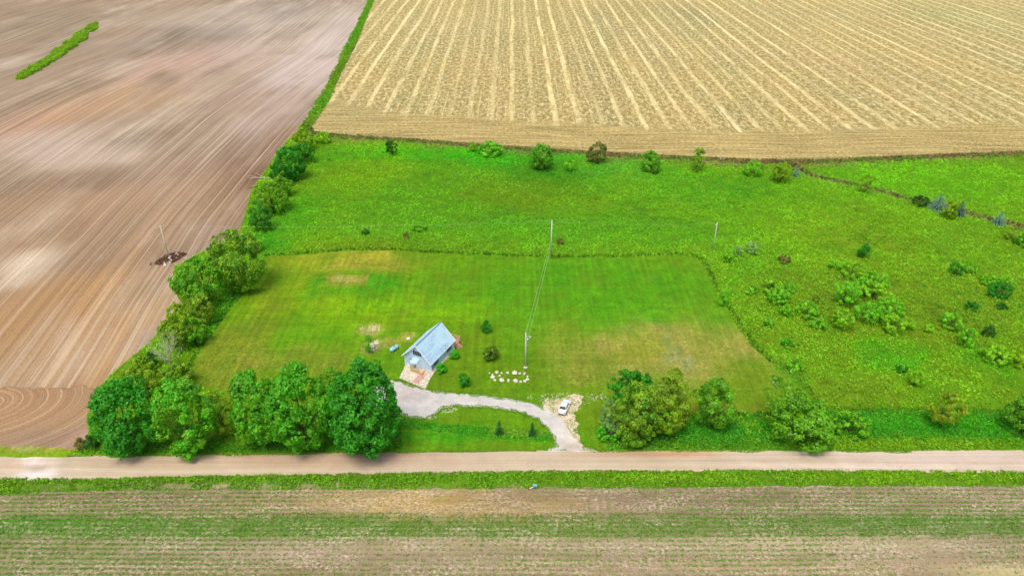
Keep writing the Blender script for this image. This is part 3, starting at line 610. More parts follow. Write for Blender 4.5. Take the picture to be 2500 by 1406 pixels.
# meadow
for l, b, c in (('silvery small bush, left of the silvery pair on the meadow', (1790, 1818, 598, 626), 'grey'), ('larger silvery bush near the right utility pole', (1822, 1856, 590, 622), 'grey'),
    ('low green bush just below the silvery pair', (1764, 1800, 620, 644), 'mid'), ('yellowish bush with a pinkish top in the upper meadow', (1896, 1932, 620, 642), 'brown'),
    ('dark upright bush in the open upper meadow', (2098, 2124, 596, 630), 'dark'), ('dark low bush left of the tall cluster', (2022, 2058, 636, 658), 'mid'),
    ('bright round bush at the top of the big bush cluster', (2056, 2106, 636, 682), 'bright'), ('wide dull bush above the middle of the big cluster', (2106, 2166, 660, 704), 'mid'),
    ('dense bright bush at the left of the big bush cluster', (2036, 2096, 686, 746), 'fresh'), ('fresh green bush in the middle of the big bush cluster', (2084, 2134, 675, 720), 'fresh'),
    ('bright leafy bush on the right of the big bush cluster', (2100, 2172, 690, 742), 'bright'), ('round bush under the middle of the big cluster', (2090, 2150, 738, 790), 'fresh'),
    ('large leafy bush at the lower right of the big cluster', (2146, 2206, 728, 784), 'fresh'), ('lowest bush of the big cluster, pale and loose', (2156, 2212, 770, 816), 'bright'),
    ('loose yellow-green bush left of the lowest cluster bush', (2032, 2086, 752, 804), 'bright'), ('small bright bush nearest the lawn curve in the bush belt', (1978, 2022, 776, 806), 'fresh'),
    ('wide bright bush at the top of the left bush group', (1856, 1908, 680, 718), 'bright'), ('small bush at the far left end of the left bush group', (1816, 1856, 696, 722), 'mid'),
    ('rounded bright bush in front of the left bush group', (1872, 1930, 702, 744), 'fresh'), ('bright bush at the right end of the left bush group', (1910, 1946, 688, 716), 'fresh'),
    ('low dull bush below the left bush group', (1898, 1938, 742, 776), 'mid'), ('pale bush between the left group and the big cluster', (1946, 2000, 736, 778), 'mid'),
    ('small twiggy bush above the pale bush between the groups', (1966, 2002, 718, 744), 'olive'), ('bush standing exactly on the right edge of the mown lawn', (1752, 1780, 708, 746), 'mid'),
    ('dark bush pair, left one, in the upper right meadow', (2316, 2352, 642, 672), 'dark'), ('dark bush pair, right one, in the upper right meadow', (2346, 2388, 638, 664), 'mid'),
    ('bright bush left of the dark right meadow patch', (2392, 2432, 668, 696), 'mid'), ('dark spreading bush near the right picture edge', (2412, 2472, 690, 728), 'dark'),
    ('green bush above the dark spreading bush at right', (2438, 2480, 676, 706), 'mid'), ('dark small bush on the yellow slope at right', (2356, 2394, 736, 762), 'dark'),
    ('tiny dark bush right of the yellow slope', (2434, 2460, 738, 756), 'deep'), ('nearly black round bush in the right meadow', (2404, 2430, 796, 824), 'deep'),
    ('long loose bush on the slope right of the big cluster', (2296, 2352, 766, 806), 'mid'), ('loose bush below the slope bush at right', (2340, 2384, 796, 846), 'mid'),
    ('pale bush at the right picture edge, upper one', (2398, 2470, 842, 890), 'bright'), ('pale bush at the right picture edge, lower one', (2460, 2510, 852, 896), 'lime'),
    ('small bush right of the lowest cluster bush', (2208, 2232, 772, 806), 'bright'), ('small loose bush under the right slope', (2254, 2282, 790, 812), 'bright'),
    ('bush at the foot of the lawn curve', (1918, 1964, 870, 912), 'mid'), ('solitary low bush in the lower right meadow', (2216, 2260, 904, 944), 'bright'), ('dark low bush left of the solitary lower one', (2184, 2218, 888, 912), 'dark'),
    ('bright low bush above the lawn curve', (1858, 1890, 776, 800), 'fresh'), ('green tuft bush beside the lawn curve', (1902, 1940, 826, 850), 'maple'),
    ('dark little bush in the left middle of the upper meadow', (884, 902, 560, 574), 'deep'), ('long dark bush in the left middle of the upper meadow', (1004, 1042, 545, 560), 'mid'),
    ('pinkish brown withered bush behind the middle pole', (1358, 1378, 582, 596), 'brown'), ('small brownish bush in the left half of the upper meadow', (982, 1000, 568, 582), 'brown')):
    B(l, HM, b, c, hue=GN['mid'] if c in ('bright', 'fresh') else None, dens=.8)
# round the house
YD = 'bushes on the lawn round the house'
B('clipped round dark green bush at the rear corner of the blue house wall', YD, (1100, 1120, 855, 877), 'maple', dens=2.2, var=.1, lsize=.2, nclump=60)
B('clipped round dark green bush at the front corner of the blue house wall', YD, (1066, 1089, 888, 911), 'maple', dens=2.2, var=.1, lsize=.2, nclump=60)
B('soft blue-green bush on the lawn between house and driveway', YD, (1118, 1148, 914, 944), 'dark')
B('dark spiky pine bush with yellow tips right of the house', YD, (1181, 1218, 846, 882), 'pine', hue=GN['lime'], var=.35, dens=2, nclump=90)
B('thin green bush on the lawn above the dark pine bush', YD, (1174, 1200, 784, 812), 'dark', dens=.7)

for i, (nm, l, cat, grp, box, col, k) in enumerate(TREES):
    tree(nm, l, cat, grp, box, col, 100 + i, **k)

def spruce(label, box, seed, col, tip, group='blue spruces along the ditch', name='blue_spruce', cat='spruce'):
    x0, x1, yt, yb = box; X, Y = G((x0 + x1) / 2, yb - (x1 - x0) * .16); s = S(yb)[0]; A = S(yb)[1]
    r = (x1 - x0) / 2 / s; h = (yb - yt) / s / math.cos(A) * .85
    e = empty(name, (X, Y, 0), label=label, cat=cat, group=group); g = np.random.RandomState(seed)
    P, N, c = [], [], []
    lv = max(6, int(h / .35))
    for i in range(lv):
        f = i / (lv - 1); z = .15 + f * (h - .2); rr = r * 1.2 * (1 - f) ** .6 * (.85 + .3 * g.rand()) + .08; nb = int(7 + 9 * (1 - f))
        for b in range(nb):
            a = 2 * math.pi * (b + g.rand()) / nb; R = rr * (.8 + .3 * g.rand())
            for q in np.linspace(.25, 1, max(3, int(R / .16))):
                P.append((math.cos(a) * R * q, math.sin(a) * R * q, z - q * q * R * .25 + g.randn() * .04)); N.append((g.randn() * .4 + math.cos(a) * .4, g.randn() * .4 + math.sin(a) * .4, 1))
                c.append(np.array(col) * (1 - q) + np.array(tip) * q * (.8 + .4 * g.rand()))
    P = np.array(P); leafmesh('crown', P, np.array(N), .3, np.array(c), e, g)
    MB().tube([(0, 0, -.1), (0, 0, h * .95)], [max(.08, r * .08), .02]).build('trunk', 'bark', e)
BL, BT = C(58, 104, 90), C(150, 198, 180)
spruce('smallest blue spruce, at the ditch corner under the stubble', (1932, 1954, 408, 434), 1, BL, BT)
spruce('largest blue spruce, left of the pair on the ditch', (2264, 2312, 476, 520), 2, BL, BT)
spruce('blue spruce half hidden behind the yellow-green ditch tree', (2328, 2354, 488, 532), 3, C(44, 84, 80), C(110, 150, 140))
spruce('blue spruce standing alone near the right picture edge', (2420, 2452, 516, 552), 4, BL, BT)
for lab, b in (('left one of two narrow dark conifers in the driveway island', (1210, 1228, 1026, 1064)), ('right one of two narrow dark conifers in the driveway island', (1291, 1307, 1030, 1066))):
    spruce(lab, b, 9, C(24, 84, 24), C(44, 120, 30), 'narrow conifers in the driveway island', 'narrow_conifer', 'conifer')

def bare_tree(name, label, px, py, h, r, seed, group, cat='dead tree', n=9, lean=0):
    X, Y = G(px, py); e = empty(name, (X, Y, 0), label=label, cat=cat, group=group); g = random.Random(seed); t = MB(); br = MB()
    t.tube([(0, 0, -.1), (.1, 0, h * .25), (lean * .3, 0, h * .45)], [.17, .13, .08], 6)
    def grow(m, p, d, L, rad, dep):
        pts = [p]; q = p.copy()
        for i in range(3):
            d = (d + Vector((g.uniform(-.3, .3), g.uniform(-.3, .3), g.uniform(-.1, .25)))).normalized(); q = q + d * L / 3; pts.append(q.copy())
        m.tube(pts, [rad, rad * .8, rad * .6, rad * .35], 4, False)
        if dep:
            for i in range(3): grow(m, pts[g.choice((1, 2, 3))], (d + Vector((g.uniform(-1, 1), g.uniform(-1, 1), g.uniform(-.2, .8)))).normalized(), L * .62, rad * .5, dep - 1)
    for i in range(n):
        a = 2 * math.pi * i / n + g.uniform(-.3, .3)
        grow(br, Vector((lean * .1, 0, h * g.uniform(.12, .4))), Vector((math.cos(a) * r / h * 1.3, math.sin(a) * r / h * 1.3, 1)).normalized(), h * .55, .07, 3)
    t.build('trunk', 'dead', e); br.build('branches', 'dead', e)
bare_tree('dead_tree', 'bare grey leafless tree in the left hedge', 416, 893, 6.5, 4.6, 3, None, n=13)
bare_tree('dead_tree', 'thin leafless sapling behind the left end of the maple row', 590, 958, 3.6, 2.0, 4, None, n=6)
bare_tree('dead_tree', 'small whitish dead tree on the meadow side of the upper hedge', 648, 556, 3.6, 1.6, 5, None, n=5)
bare_tree('dead_tree', 'tangle of bare grey branches on the driveway side of the roadside clump', 1492, 1062, 3.2, 2.6, 6, None, n=9)

# fallen wood
def fallen(label, pts, rads, twigs=()):
    p = [(*G(a, b, c), c) for a, b, c in pts]; m = MB().tube(p, rads, 5)
    for tw in twigs: m.tube([(*G(a, b, c), c) for a, b, c in tw], [rads[0] * .5, .03], 4)
    c0 = p[0]; o = m.build('fallen_branch', 'dead'); props(o, label, 'branch', 'fallen wood at the hedge'); return o
fallen('white forked fallen branch lying from the hedge onto the ploughed field', [(660, 435, .3), (636, 434, .5), (607, 434, .3)], [.2, .13, .05], [[(648, 434, .5), (622, 422, .8)], [(630, 434, .4), (608, 428, .9)], [(618, 434, .4), (606, 440, .2)]])
o = fallen('dark fallen limb lying below the white forked branch', [(645, 446, .2), (628, 455, .3), (607, 460, .15)], [.16, .12, .06]); o.data.materials[0] = M['bark']
for i, (lab, a, b) in enumerate((('longer grey pole of the little wood pile at the lawn curve', (1882, 925), (1898, 944)), ('shorter grey pole of the little wood pile at the lawn curve', (1888, 929), (1903, 940)))):
    q = [(*G(*a, .5), .5), (*G(*b, .25), .25)]
    props(MB().tube(q, [.09, .13], 5).build('wood_pole', 'dead'), lab, 'pole', 'little wood pile')
gx, gy = G(1900, 937); m = MB(); rr = random.Random(3)
for i in range(16): m.tube([(gx + rr.uniform(-1, 1), gy + rr.uniform(-1, 1), .1), (gx + rr.uniform(-1, 1), gy + rr.uniform(-1, 1), rr.uniform(.3, .6))], [.06, .03], 4)
props(m.build('brush_pile', 'bark'), 'dark heap of twigs under the two grey poles', 'brush pile')

# ---------------------------------------------------------------- grasses, weeds and crops
def scatter(poly_box, n, seed, test):
    g = np.random.RandomState(seed); out = []; x0, x1, y0, y1 = poly_box
    xs = g.uniform(x0, x1, n); ys = g.uniform(y0, y1, n); ok = test(xs, ys)
    return xs[ok], ys[ok], g
def view(X, Y, mx=1.06):
    zc = Y * cp + HC * sp; return (np.abs(X) * F / zc < CX * mx + 20)
def clumps(name, X, Y, g, per, rad, hgt, ls, base, blobs, label, cat, var=.25, z0=0.0, colfun=None, up=.0, hscale=None):
    n = len(X); tc = tone(X, Y, base, blobs)
    if colfun is not None: tc = colfun(X, Y, tc)
    R = (rad * (.5 + g.rand(n)))[:, None]; Hh = hgt * (.5 + g.rand(n))
    if hscale is not None: Hh = Hh * hscale(X, Y); R = R * np.clip(hscale(X, Y), .5, 1.3)[:, None]
    ct = 1 + (g.rand(n, 1) - .5) * var * 1.6
    j = np.repeat(np.arange(n), per); N = len(j); d = nrm(g.randn(N, 3)); d[:, 2] = np.abs(d[:, 2])
    q = d * (.5 + .5 * g.rand(N, 1))
    P = np.stack([X[j] + q[:, 0] * R[j, 0], Y[j] + q[:, 1] * R[j, 0], z0 + q[:, 2] * Hh[j]], 1)
    gm = tc[:, 1] > tc[:, 0] * 1.15; tc = np.where(gm[:, None], tc * np.array([1.5, 1.05, .55]), tc); tc[gm, 0] = np.minimum(tc[gm, 0], tc[gm, 1] * .52)
    c = tc[j] * (1.6 if name == 'meadow_grass' else 1.5) * ct[j] * (1 + (g.rand(N, 1) - .5) * 2 * var)
    o = leafmesh(name, P, nrm(d + g.randn(N, 3) * .5), ls * (.6 + .8 * g.rand(N)), c, None, g, up=up)
    return props(o, label, cat, kind='stuff')
def in_meadow(X, Y):
    return inpoly(X, Y, MEADOW) & ~inpoly(X, Y, LAWN) & view(X, Y) & ~inpoly(X, Y, ROAD) & ~inpoly(X, Y, DRIVE) & ~inpoly(X, Y, BARE)
X, Y, g = scatter((-140, 225, 98, 300), 105000, 11, lambda x, y: in_meadow(x, y) & (seg_dist(x, y, STF) > 4.5) & (seg_dist(x, y, DITCHW) > 1.6) & (vn(x, y, .9, 2) * .5 + vn(x, y, .12, 8) > np.random.RandomState(3).rand(len(x)) * .9))
clumps('meadow_grass', X, Y, g, 10, .5, .7, .36, C(106, 172, 34), [(b[0], b[1], b[2], b[3], tuple(np.array(b[4]) * 1.12), b[5]) for b in MEB], 'rough green weeds and tall grass covering the unmown meadow', 'meadow grass', var=.17, colfun=lambda x, y, c: c * (np.clip(.42 + .75 * fbm(x, y, .05, 5, 4) + .45 * vn(x, y * 1.6, .22, 7), .5, 1.25))[:, None], hscale=lambda x, y: .35 + .7 * fbm(x, y, .09, 5, 3) + .7 * vn(x, y, .55, 9))
X, Y, g = scatter((40, 190, 104, 260), 8000, 47, lambda x, y: in_meadow(x, y) & (seg_dist(x, y, DITCHW) > 3) & (seg_dist(x, y, STF) > 8) & (fbm(x, y, .045, 8, 3) + 25 * .01 * vn(x, y, .25, 3) > .6))
clumps('tall_weeds', X, Y, g, 34, .9, .75, .3, C(104, 172, 40), [(2100, 800, 300, 120, C(120, 176, 44), .6), (2350, 700, 150, 60, C(84, 146, 40), .6)], 'loose clumps of tall bright weeds among the meadow bushes', 'weeds', var=.3)
# taller denser rim of uncut grass where the mower stops
rim = []
g = np.random.RandomState(21)
for i in range(1, len(LAWN) - 1):
    a, b = np.array(LAWN[i - 1]), np.array(LAWN[i])
    if i in range(1, 22) or i in range(34, 42):
        L = np.hypot(*(b - a)); nn = int(L / .28); t = g.rand(nn, 1); d = (b - a) / L; nv = np.array([-d[1], d[0]])
        q = a + (b - a) * t; q1 = q + nv * g.uniform(.2, 1.3, (nn, 1)); rim.append(q1)
q = np.concatenate(rim); ok = ~inpoly(q[:, 0], q[:, 1], LAWN); q = q[ok]
clumps('uncut_grass_rim', q[:, 0], q[:, 1], g, 9, .35, .85, .34, C(60, 118, 22), [], 'taller uncut grass standing along the edge of the mown lawn', 'uncut grass', var=.3)  # green darkened to paint in the shade line at the lawn edge
# roadside
X, Y, g = scatter((-140, 150, 85, 100), 60000, 12, lambda x, y: inpoly(x, y, SVERGE) & view(x, y, 1.1) & (fbm(x, y, .35, 4, 3) > .36 + .3 * (inpoly(x, y, W([(-700, 1184), (3200, 1172), (3200, 1400), (-700, 1400)])) * fbm(x, y, .06, 2, 2))))
clumps('roadside_grass', X, Y, g, 8, .34, .42, .3, C(92, 158, 26), [(560, 1188, 330, 6, C(150, 150, 90), .4), (1700, 1165, 200, 8, C(130, 180, 40), .5), (2250, 1165, 200, 20, C(140, 186, 20), .5), (300, 1185, 300, 6, C(110, 130, 50), .5)], 'tall bright green grass along the near side of the dirt road', 'roadside grass', var=.35)
DL = W([(960, 1030), (1030, 1040), (1110, 1048), (1190, 1056), (1250, 1058), (1330, 1070)])
X, Y, g = scatter((-30, 12, 98, 120), 9000, 13, lambda x, y: inpoly(x, y, LAWN) & (seg_dist(x, y, DL) < .9 + 1.0 * vn(x, y, .4, 3)))
clumps('ditch_weeds', X, Y, g, 9, .36, .36, .3, C(60, 156, 24), [(1270, 1055, 60, 10, C(150, 170, 80), .6)], 'lush ditch weeds between driveway island and dirt road', 'weeds', var=.3)
X, Y, g = scatter((-110, 130, 98, 119), 32000, 14, lambda x, y: view(x, y) & ~inpoly(x, y, ROAD) & ~inpoly(x, y, DRIVE) & ~inpoly(x, y, BARE) & inpoly(x, y, W([(1470, 1075), (1600, 1040), (1680, 1014), (1900, 1006), (2600, 1000), (2600, 1100), (1480, 1098)])) & (vn(x, y, .6, 4) > .2))
clumps('lush_roadside_weeds', X, Y, g, 9, .4, .42, .3, C(54, 150, 30), [(1600, 1090, 400, 9, C(84, 150, 24), .7), (2250, 1085, 300, 14, C(120, 168, 24), .8), (2300, 1030, 200, 16, C(66, 168, 24), .6)], 'deep green weeds filling the roadside ditch at right', 'weeds', var=.32)
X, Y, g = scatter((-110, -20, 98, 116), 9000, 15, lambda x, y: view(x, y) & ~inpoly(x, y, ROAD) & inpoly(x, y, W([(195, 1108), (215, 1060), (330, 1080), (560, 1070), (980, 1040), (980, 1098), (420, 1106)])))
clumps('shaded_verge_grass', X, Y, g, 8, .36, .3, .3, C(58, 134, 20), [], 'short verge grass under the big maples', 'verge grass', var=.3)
X, Y, g = scatter((0, 22, 98, 120), 9000, 44, lambda x, y: inpoly(x, y, BARE) & ~inpoly(x, y, DRIVE) & (fbm(x, y, .9, 6, 3) + .35 * np.exp(-seg_dist(x, y, BARE, True) / 1.2) > .58))
clumps('patch_grass', X, Y, g, 7, .16, .12, .16, C(110, 146, 44), [], 'thin grass growing through the stony patch by the car', 'grass', var=.3)
X, Y, g = scatter((-32, 16, 98, 124), 60000, 45, lambda x, y: (seg_dist(x, y, DRIVE, True) < .15 + .75 * vn(x, y, 1.1, 4) ** 1.5) & ~inpoly(x, y, ROAD) & ~inpoly(x, y, BARE))
clumps('driveway_edge_grass', X, Y, g, 7, .14, .12, .16, C(86, 146, 26), [], 'ragged grass along both edges of the gravel driveway', 'grass', var=.3)
g = np.random.RandomState(46); xs = g.uniform(-75, 75, 16000)
ytop = np.interp(xs, [p[0] for p in ROAD[:10]], [p[1] for p in ROAD[:10]]); bb = ROAD[10:][::-1]; ybot = np.interp(xs, [p[0] for p in bb], [p[1] for p in bb])
ys = np.where(g.rand(16000) < .5, ytop - g.rand(16000) ** 2 * .9 * vn(xs, xs * 0, .25, 3) + .1, ybot + g.rand(16000) ** 2 * .9 * vn(xs, xs * 0, .3, 6) - .1); ok = ~inpoly(xs, ys, DRIVE) & ((xs < 4.5) | (xs > 12) | (ys < 98))
clumps('road_edge_grass', xs[ok], ys[ok], g, 7, .16, .14, .18, C(96, 146, 34), [], 'ragged short grass creeping onto both edges of the dirt road', 'grass', var=.35)
# brown fence row, ditch line, green border strips
X, Y, g = scatter((-100, 240, 240, 305), 26000, 16, lambda x, y: (seg_dist(x, y, STF) < 2.2 + 5.0 * fbm(x, y, .06, 4, 3)) & ~inpoly(x, y, STUB) & view(x, y))
def frc(x, y, c):
    k = (vn(x, y, .1, 3) * .7 + vn(x, y, .6, 5) * .3)[:, None]; a = np.clip((k - .45) * 5, 0, 1)
    px = x * F / (y * cp + HC * sp) + CX; l = np.clip((1250 - px) / 300, 0, 1)[:, None]
    return np.array(C(122, 96, 62)) * (1 - a) * (1 - l * .6) + np.array(C(70, 120, 34)) * (a + (1 - a) * l * .6)
clumps('fence_row_weeds', X, Y, g, 8, .5, .9, .42, C(120, 96, 62), [], 'brown and dark green tall weeds under the stubble field', 'weeds', var=.35, colfun=frc)
X, Y, g = scatter((60, 260, 190, 285), 26000, 17, lambda x, y: (seg_dist(x, y, DITCHW) < .8 + 1.6 * fbm(x, y, .1, 4, 3)) & view(x, y))
clumps('dry_ditch_grass', X, Y, g, 9, .45, .9, .4, C(100, 98, 52), [(1960, 410, 60, 12, C(60, 78, 30), .8), (2200, 480, 160, 20, C(94, 92, 46), .6)], 'dry brown grass along the winding ditch at upper right', 'dry grass', var=.4)
X, Y, g = scatter((-190, -60, 285, 720), 70000, 18, lambda x, y: (seg_dist(x, y, EDGEW) < 1.8 + 1.6 * vn(x, y, .05, 4)))
clumps('border_grass', X, Y, g, 7, .6, .9, .6, C(84, 158, 30), [(835, 170, 30, 30, C(150, 130, 44), .6), (760, 300, 20, 14, C(130, 130, 50), .4)], 'strip of green grass between the ploughed field and the stubble', 'border grass', var=.3)
# green island strip in the ploughed field
IS = W([(40, 200), (52, 186), (90, 165), (125, 138), (160, 108), (200, 80), (228, 62), (238, 60), (236, 72), (205, 98), (165, 130), (120, 164), (80, 188), (55, 200)])
ix = [p[0] for p in IS]; iy = [p[1] for p in IS]
X, Y, g = scatter((min(ix), max(ix), min(iy), max(iy)), 60000, 19, lambda x, y: inpoly(x + 5 * (fbm(x, y, .09, 4, 3) - .5), y, IS) & (vn(x, y, .25, 6) > .22))
o = clumps('grass_island', X, Y, g, 8, 1.1, 1.3, .7, C(104, 160, 26), [], 'long bright green grass island in the ploughed field', 'grass island', var=.25)
sw_ = swell(X, Y); co = np.empty(len(o.data.vertices) * 3, np.float32); o.data.vertices.foreach_get('co', co); co = co.reshape(-1, 3); co[:, 2] += np.repeat(sw_, 8 * 4); o.data.vertices.foreach_set('co', co.ravel())
# rows of young crop
g = np.random.RandomState(31); XS, YS = [], []
y0 = 72.0
while y0 < 93:
    n = 1800; x = g.uniform(-90, 90, n); yy = y0 + .00012 * x * x * np.sign(85 - y0) * .6 + (vn(x, np.full(n, y0), .02, 1) - .5) * .5 + g.randn(n) * .13
    XS.append(x); YS.append(yy); y0 += .95
X = np.concatenate(XS); Y = np.concatenate(YS)
FH = inpoly(X, Y, FIELD)
gd = np.interp(-(Y - G(0, 1280)[1]), [-3.2, -2.4, 2.2, 3.0], [0, 1, 1, 0])
pl = fbm(X, Y * 3, .03, 6, 3) + .35 * gd + .22 * (X < -45) - .35 * np.exp(-((X + 8) / 20) ** 2 - ((Y - 88) / 4) ** 2)
ok = FH & view(X, Y, 1.1) & (g.rand(len(X)) < np.clip((pl - .25) * 2.6, .12, 1))
X, Y = X[ok], Y[ok]
clumps('crop_rows', X, Y, g, 7, .24, .15, .17, C(112, 146, 76), [(300, 1285, 600, 26, C(84, 152, 58), .8), (1300, 1285, 700, 22, C(94, 144, 66), .7), (100, 1250, 200, 60, C(80, 156, 44), .6)], 'rows of young green crop plants in the nearest field', 'crop', var=.3)
X2, Y2, g = scatter((-90, 90, 72, 93), 30000, 32, lambda x, y: inpoly(x, y, FIELD) & (np.abs(y - G(0, 1282)[1]) < 2.4 + .8 * (vn(x, y, .2, 2) - .5)) & (vn(x, y, .7, 3) > .3))
clumps('lush_crop_band', X2, Y2, g, 5, .2, .24, .2, C(84, 138, 56), [(300, 1285, 600, 26, C(70, 150, 50), .8)], 'lusher green band of weeds and crop across the nearest field', 'crop', var=.3)
# straw bits between the rows
X, Y, g = scatter((-90, 90, 72, 93), 44000, 33, lambda x, y: inpoly(x, y, FIELD) & (fbm(x * .3, y * 1.4, .5, 3, 3) > .52) & (np.abs(y - G(0, 1282)[1]) > 2.3))
n = len(X)
o = leafmesh('straw_litter', np.stack([X, Y, np.full(n, .03)], 1), nrm(np.stack([g.randn(n) * .3, g.randn(n) * .3, np.ones(n)], 1)), .12 + .14 * g.rand(n), np.array(C(222, 200, 180)) * (.75 + .4 * g.rand(n, 1)), None, g, .35)
props(o, 'pale straw litter lying between the crop rows', 'straw', kind='stuff')
# straw on the harvested field
X, Y, g = scatter((-110, 260, 240, 420), 90000, 34, lambda x, y: inpoly(x, y, STUB) & view(x, y) & (fbm(x, y * .5, .3, 5, 3) > .48))
n = len(X)
o = leafmesh('straw_tufts', np.stack([X, Y, .05 + .15 * g.rand(n)], 1), nrm(np.stack([g.randn(n) * .7, g.randn(n) * .7, np.ones(n)], 1)), .4 + .5 * g.rand(n), np.array(C(238, 216, 160)) * (.75 + .4 * g.rand(n, 1)), None, g, .4)
props(o, 'loose straw tufts spread over the harvested field', 'straw', kind='stuff')

# ---------------------------------------------------------------- rocks
def rock_mb(m, c, s, g):
    """a rough low boulder added to a mesh builder"""
    t = (1 + 5 ** .5) / 2
    vs = [(-1, t, 0), (1, t, 0), (-1, -t, 0), (1, -t, 0), (0, -1, t), (0, 1, t), (0, -1, -t), (0, 1, -t), (t, 0, -1), (t, 0, 1), (-t, 0, -1), (-t, 0, 1)]
    fs = [(0, 11, 5), (0, 5, 1), (0, 1, 7), (0, 7, 10), (0, 10, 11), (1, 5, 9), (5, 11, 4), (11, 10, 2), (10, 7, 6), (7, 1, 8), (3, 9, 4), (3, 4, 2), (3, 2, 6), (3, 6, 8), (3, 8, 9), (4, 9, 5), (2, 4, 11), (6, 2, 10), (8, 6, 7), (9, 8, 1)]
    a = g.random() * 6.28; ca, sa = math.cos(a), math.sin(a); out = []
    for v in vs:
        k = g.uniform(.75, 1.15) / 1.9; x, y, z = v[0] * s[0] * k, v[1] * s[1] * k, v[2] * s[2] * k
        out.append((c[0] + x * ca - y * sa, c[1] + x * sa + y * ca, c[2] + z))
    m.add(out, fs)
RING = [(120, 762, .62, 'tallest white stone at the left end of the oval stone ring'), (121, 724, .34, 'small stone touching the tallest left stone on its upper side'), (152, 796, .4, 'greenish flat stone at the lower left bend of the stone ring'),
        (175, 697, .52, 'rounded stone at the upper left bend of the stone ring'), (240, 700, .32, 'faint small stone in the upper row next to the upper left rounded stone'), (215, 738, .34, 'small stone standing inside the left part of the ring'),
        (320, 700, .46, 'single medium stone in the middle of the upper row of the ring'), (412, 706, .7, 'widest stone in the upper row of the stone ring'), (482, 708, .38, 'small stone between the widest upper stone and the thin post'),
        (547, 713, .44, 'stone just right of the thin post in the upper row'), (582, 747, .36, 'upper one of two stones at the right end of the ring'), (580, 788, .46, 'lower one of two stones at the right end of the ring'),
        (543, 810, .5, 'stone at the lower right bend of the stone ring'), (495, 817, .34, 'smallest stone in the right part of the lower row'), (426, 811, .64, 'broad stone in the lower row right of the stacked pair'),
        (333, 793, .36, 'upper stone of the close pair in the middle of the lower row'), (330, 812, .34, 'lower stone of the close pair in the middle of the lower row'), (242, 801, .72, 'biggest grey stone in the lower row of the ring'), (80, 700, .24, 'tiny pale stone outside the ring at far left')]
for i, (zx, zy, sz, lab) in enumerate(RING):
    X, Y = G(1180 + zx / 5.408, 780 + zy / 5.408, .15); m = MB(); rock_mb(m, (0, 0, sz * .28), (sz, sz * .8, sz * .7), random.Random(i + 50))
    o = m.build('stone', 'rock', bevel=.03); o.location = (X, Y, 0); props(o, lab, 'stone', 'oval ring of pale stones on the lawn')
def rocks(name, poly, n, smin, smax, seed, label, cat, thin=0.0, z=.03, mat='rock', flat=.6, avoid=None):
    g = random.Random(seed); m = MB(); xs = [p[0] for p in poly]; ys = [p[1] for p in poly]; k = 0; tries = 0
    while k < n and tries < n * 20:
        tries += 1; x, y = g.uniform(min(xs), max(xs)), g.uniform(min(ys), max(ys))
        if not inpoly(np.array([x]), np.array([y]), poly)[0]: continue
        if avoid and inpoly(np.array([x]), np.array([y]), avoid)[0]: continue
        if thin and vn(np.array([x]), np.array([y]), .8, 3)[0] < thin: continue
        s = g.uniform(smin, smax); rock_mb(m, (x, y, z + s * .15), (s, s * g.uniform(.6, 1), s * flat), g); k += 1
    return props(m.build(name, mat), label, cat, kind='stuff')
HX, HY, HR = -18.34, 131.43, math.radians(-26.1)
def HL_(x, y): return (HX + x * math.cos(HR) - y * math.sin(HR), HY + x * math.sin(HR) + y * math.cos(HR))
BED = [HL_(*p) for p in ((-3.25, -4.95), (-1.75, -9.5), (1.5, -9.9), (5.2, -10.3), (4.2, -6.8), (3.75, -3.7), (3.75, 2.3), (3.25, 2.3), (3.25, -4.95))]
sheet('rock_bed_soil', BED, .05, 'drive', C(120, 118, 80), [], 8, .12, spacing=.4)
wk = [HL_(*p) for p in ((1.35, -6.6), (2.85, -5.2), (2.95, -7.2), (2.75, -9.75), (1.45, -9.6), (1.3, -7.6))]
M['rock2'] = m_plain('white_cobble', C(216, 208, 186), .9, n=.25, ns=2.5)
rocks('rock_bed', BED, 2300, .07, .2, 1, 'bed of white cobbles round the front of the house', 'rocks', z=.05, mat='rock2', avoid=wk)
rocks('gravel_stones', BARE, 900, .05, .13, 2, 'loose pale stones strewn round the parked white car', 'stones', thin=.3, z=.03)
rocks('gravel_stones', W([(1290, 962), (1480, 956), (1500, 964), (1440, 985), (1412, 1000), (1330, 985), (1285, 972)]), 240, .05, .14, 3, 'pale stone scatter on the grass behind the parked car', 'stones', thin=.42)
rocks('gravel_stones', W([(1040, 1004), (1110, 990), (1120, 1002), (1070, 1018), (1045, 1026)]), 90, .06, .15, 4, 'pebbles along the inner bend of the driveway', 'stones', thin=.35)
rocks('lawn_stones', W([(876, 800), (898, 790), (932, 794), (924, 808), (905, 820), (884, 816)]), 110, .05, .15, 5, 'pale pebbles on the bare lawn spot left of the tank', 'stones', thin=.5)
rocks('lawn_stones', W([(902, 835), (925, 830), (918, 856), (903, 858)]), 60, .1, .3, 6, 'few pale pebbles beside the slim lawn sapling', 'stones', thin=.3)
rocks('field_rocks', W([(398, 638), (425, 618), (438, 622), (425, 640), (402, 650)]), 15, .25, .6, 7, 'heap of pale field rocks at the foot of the left utility pole', 'rocks', z=.1)
PX, PY = G(415, 632)
sheet('rock_pile_dirt', W([(388, 655), (395, 632), (412, 616), (436, 606), (446, 608), (438, 626), (420, 646), (396, 660)]), 1.2, 'drive', C(112, 84, 66), [], 8, .5, spacing=.4) if False else None
X, Y, g = scatter((PX - 5, PX + 6, PY - 6, PY + 5), 1500, 41, lambda x, y: np.hypot((x - PX) / 2.8 - (y - PY) / 6, (y - PY) / 4.5) < .35 + 1.0 * fbm(x, y, .5, 3, 3))
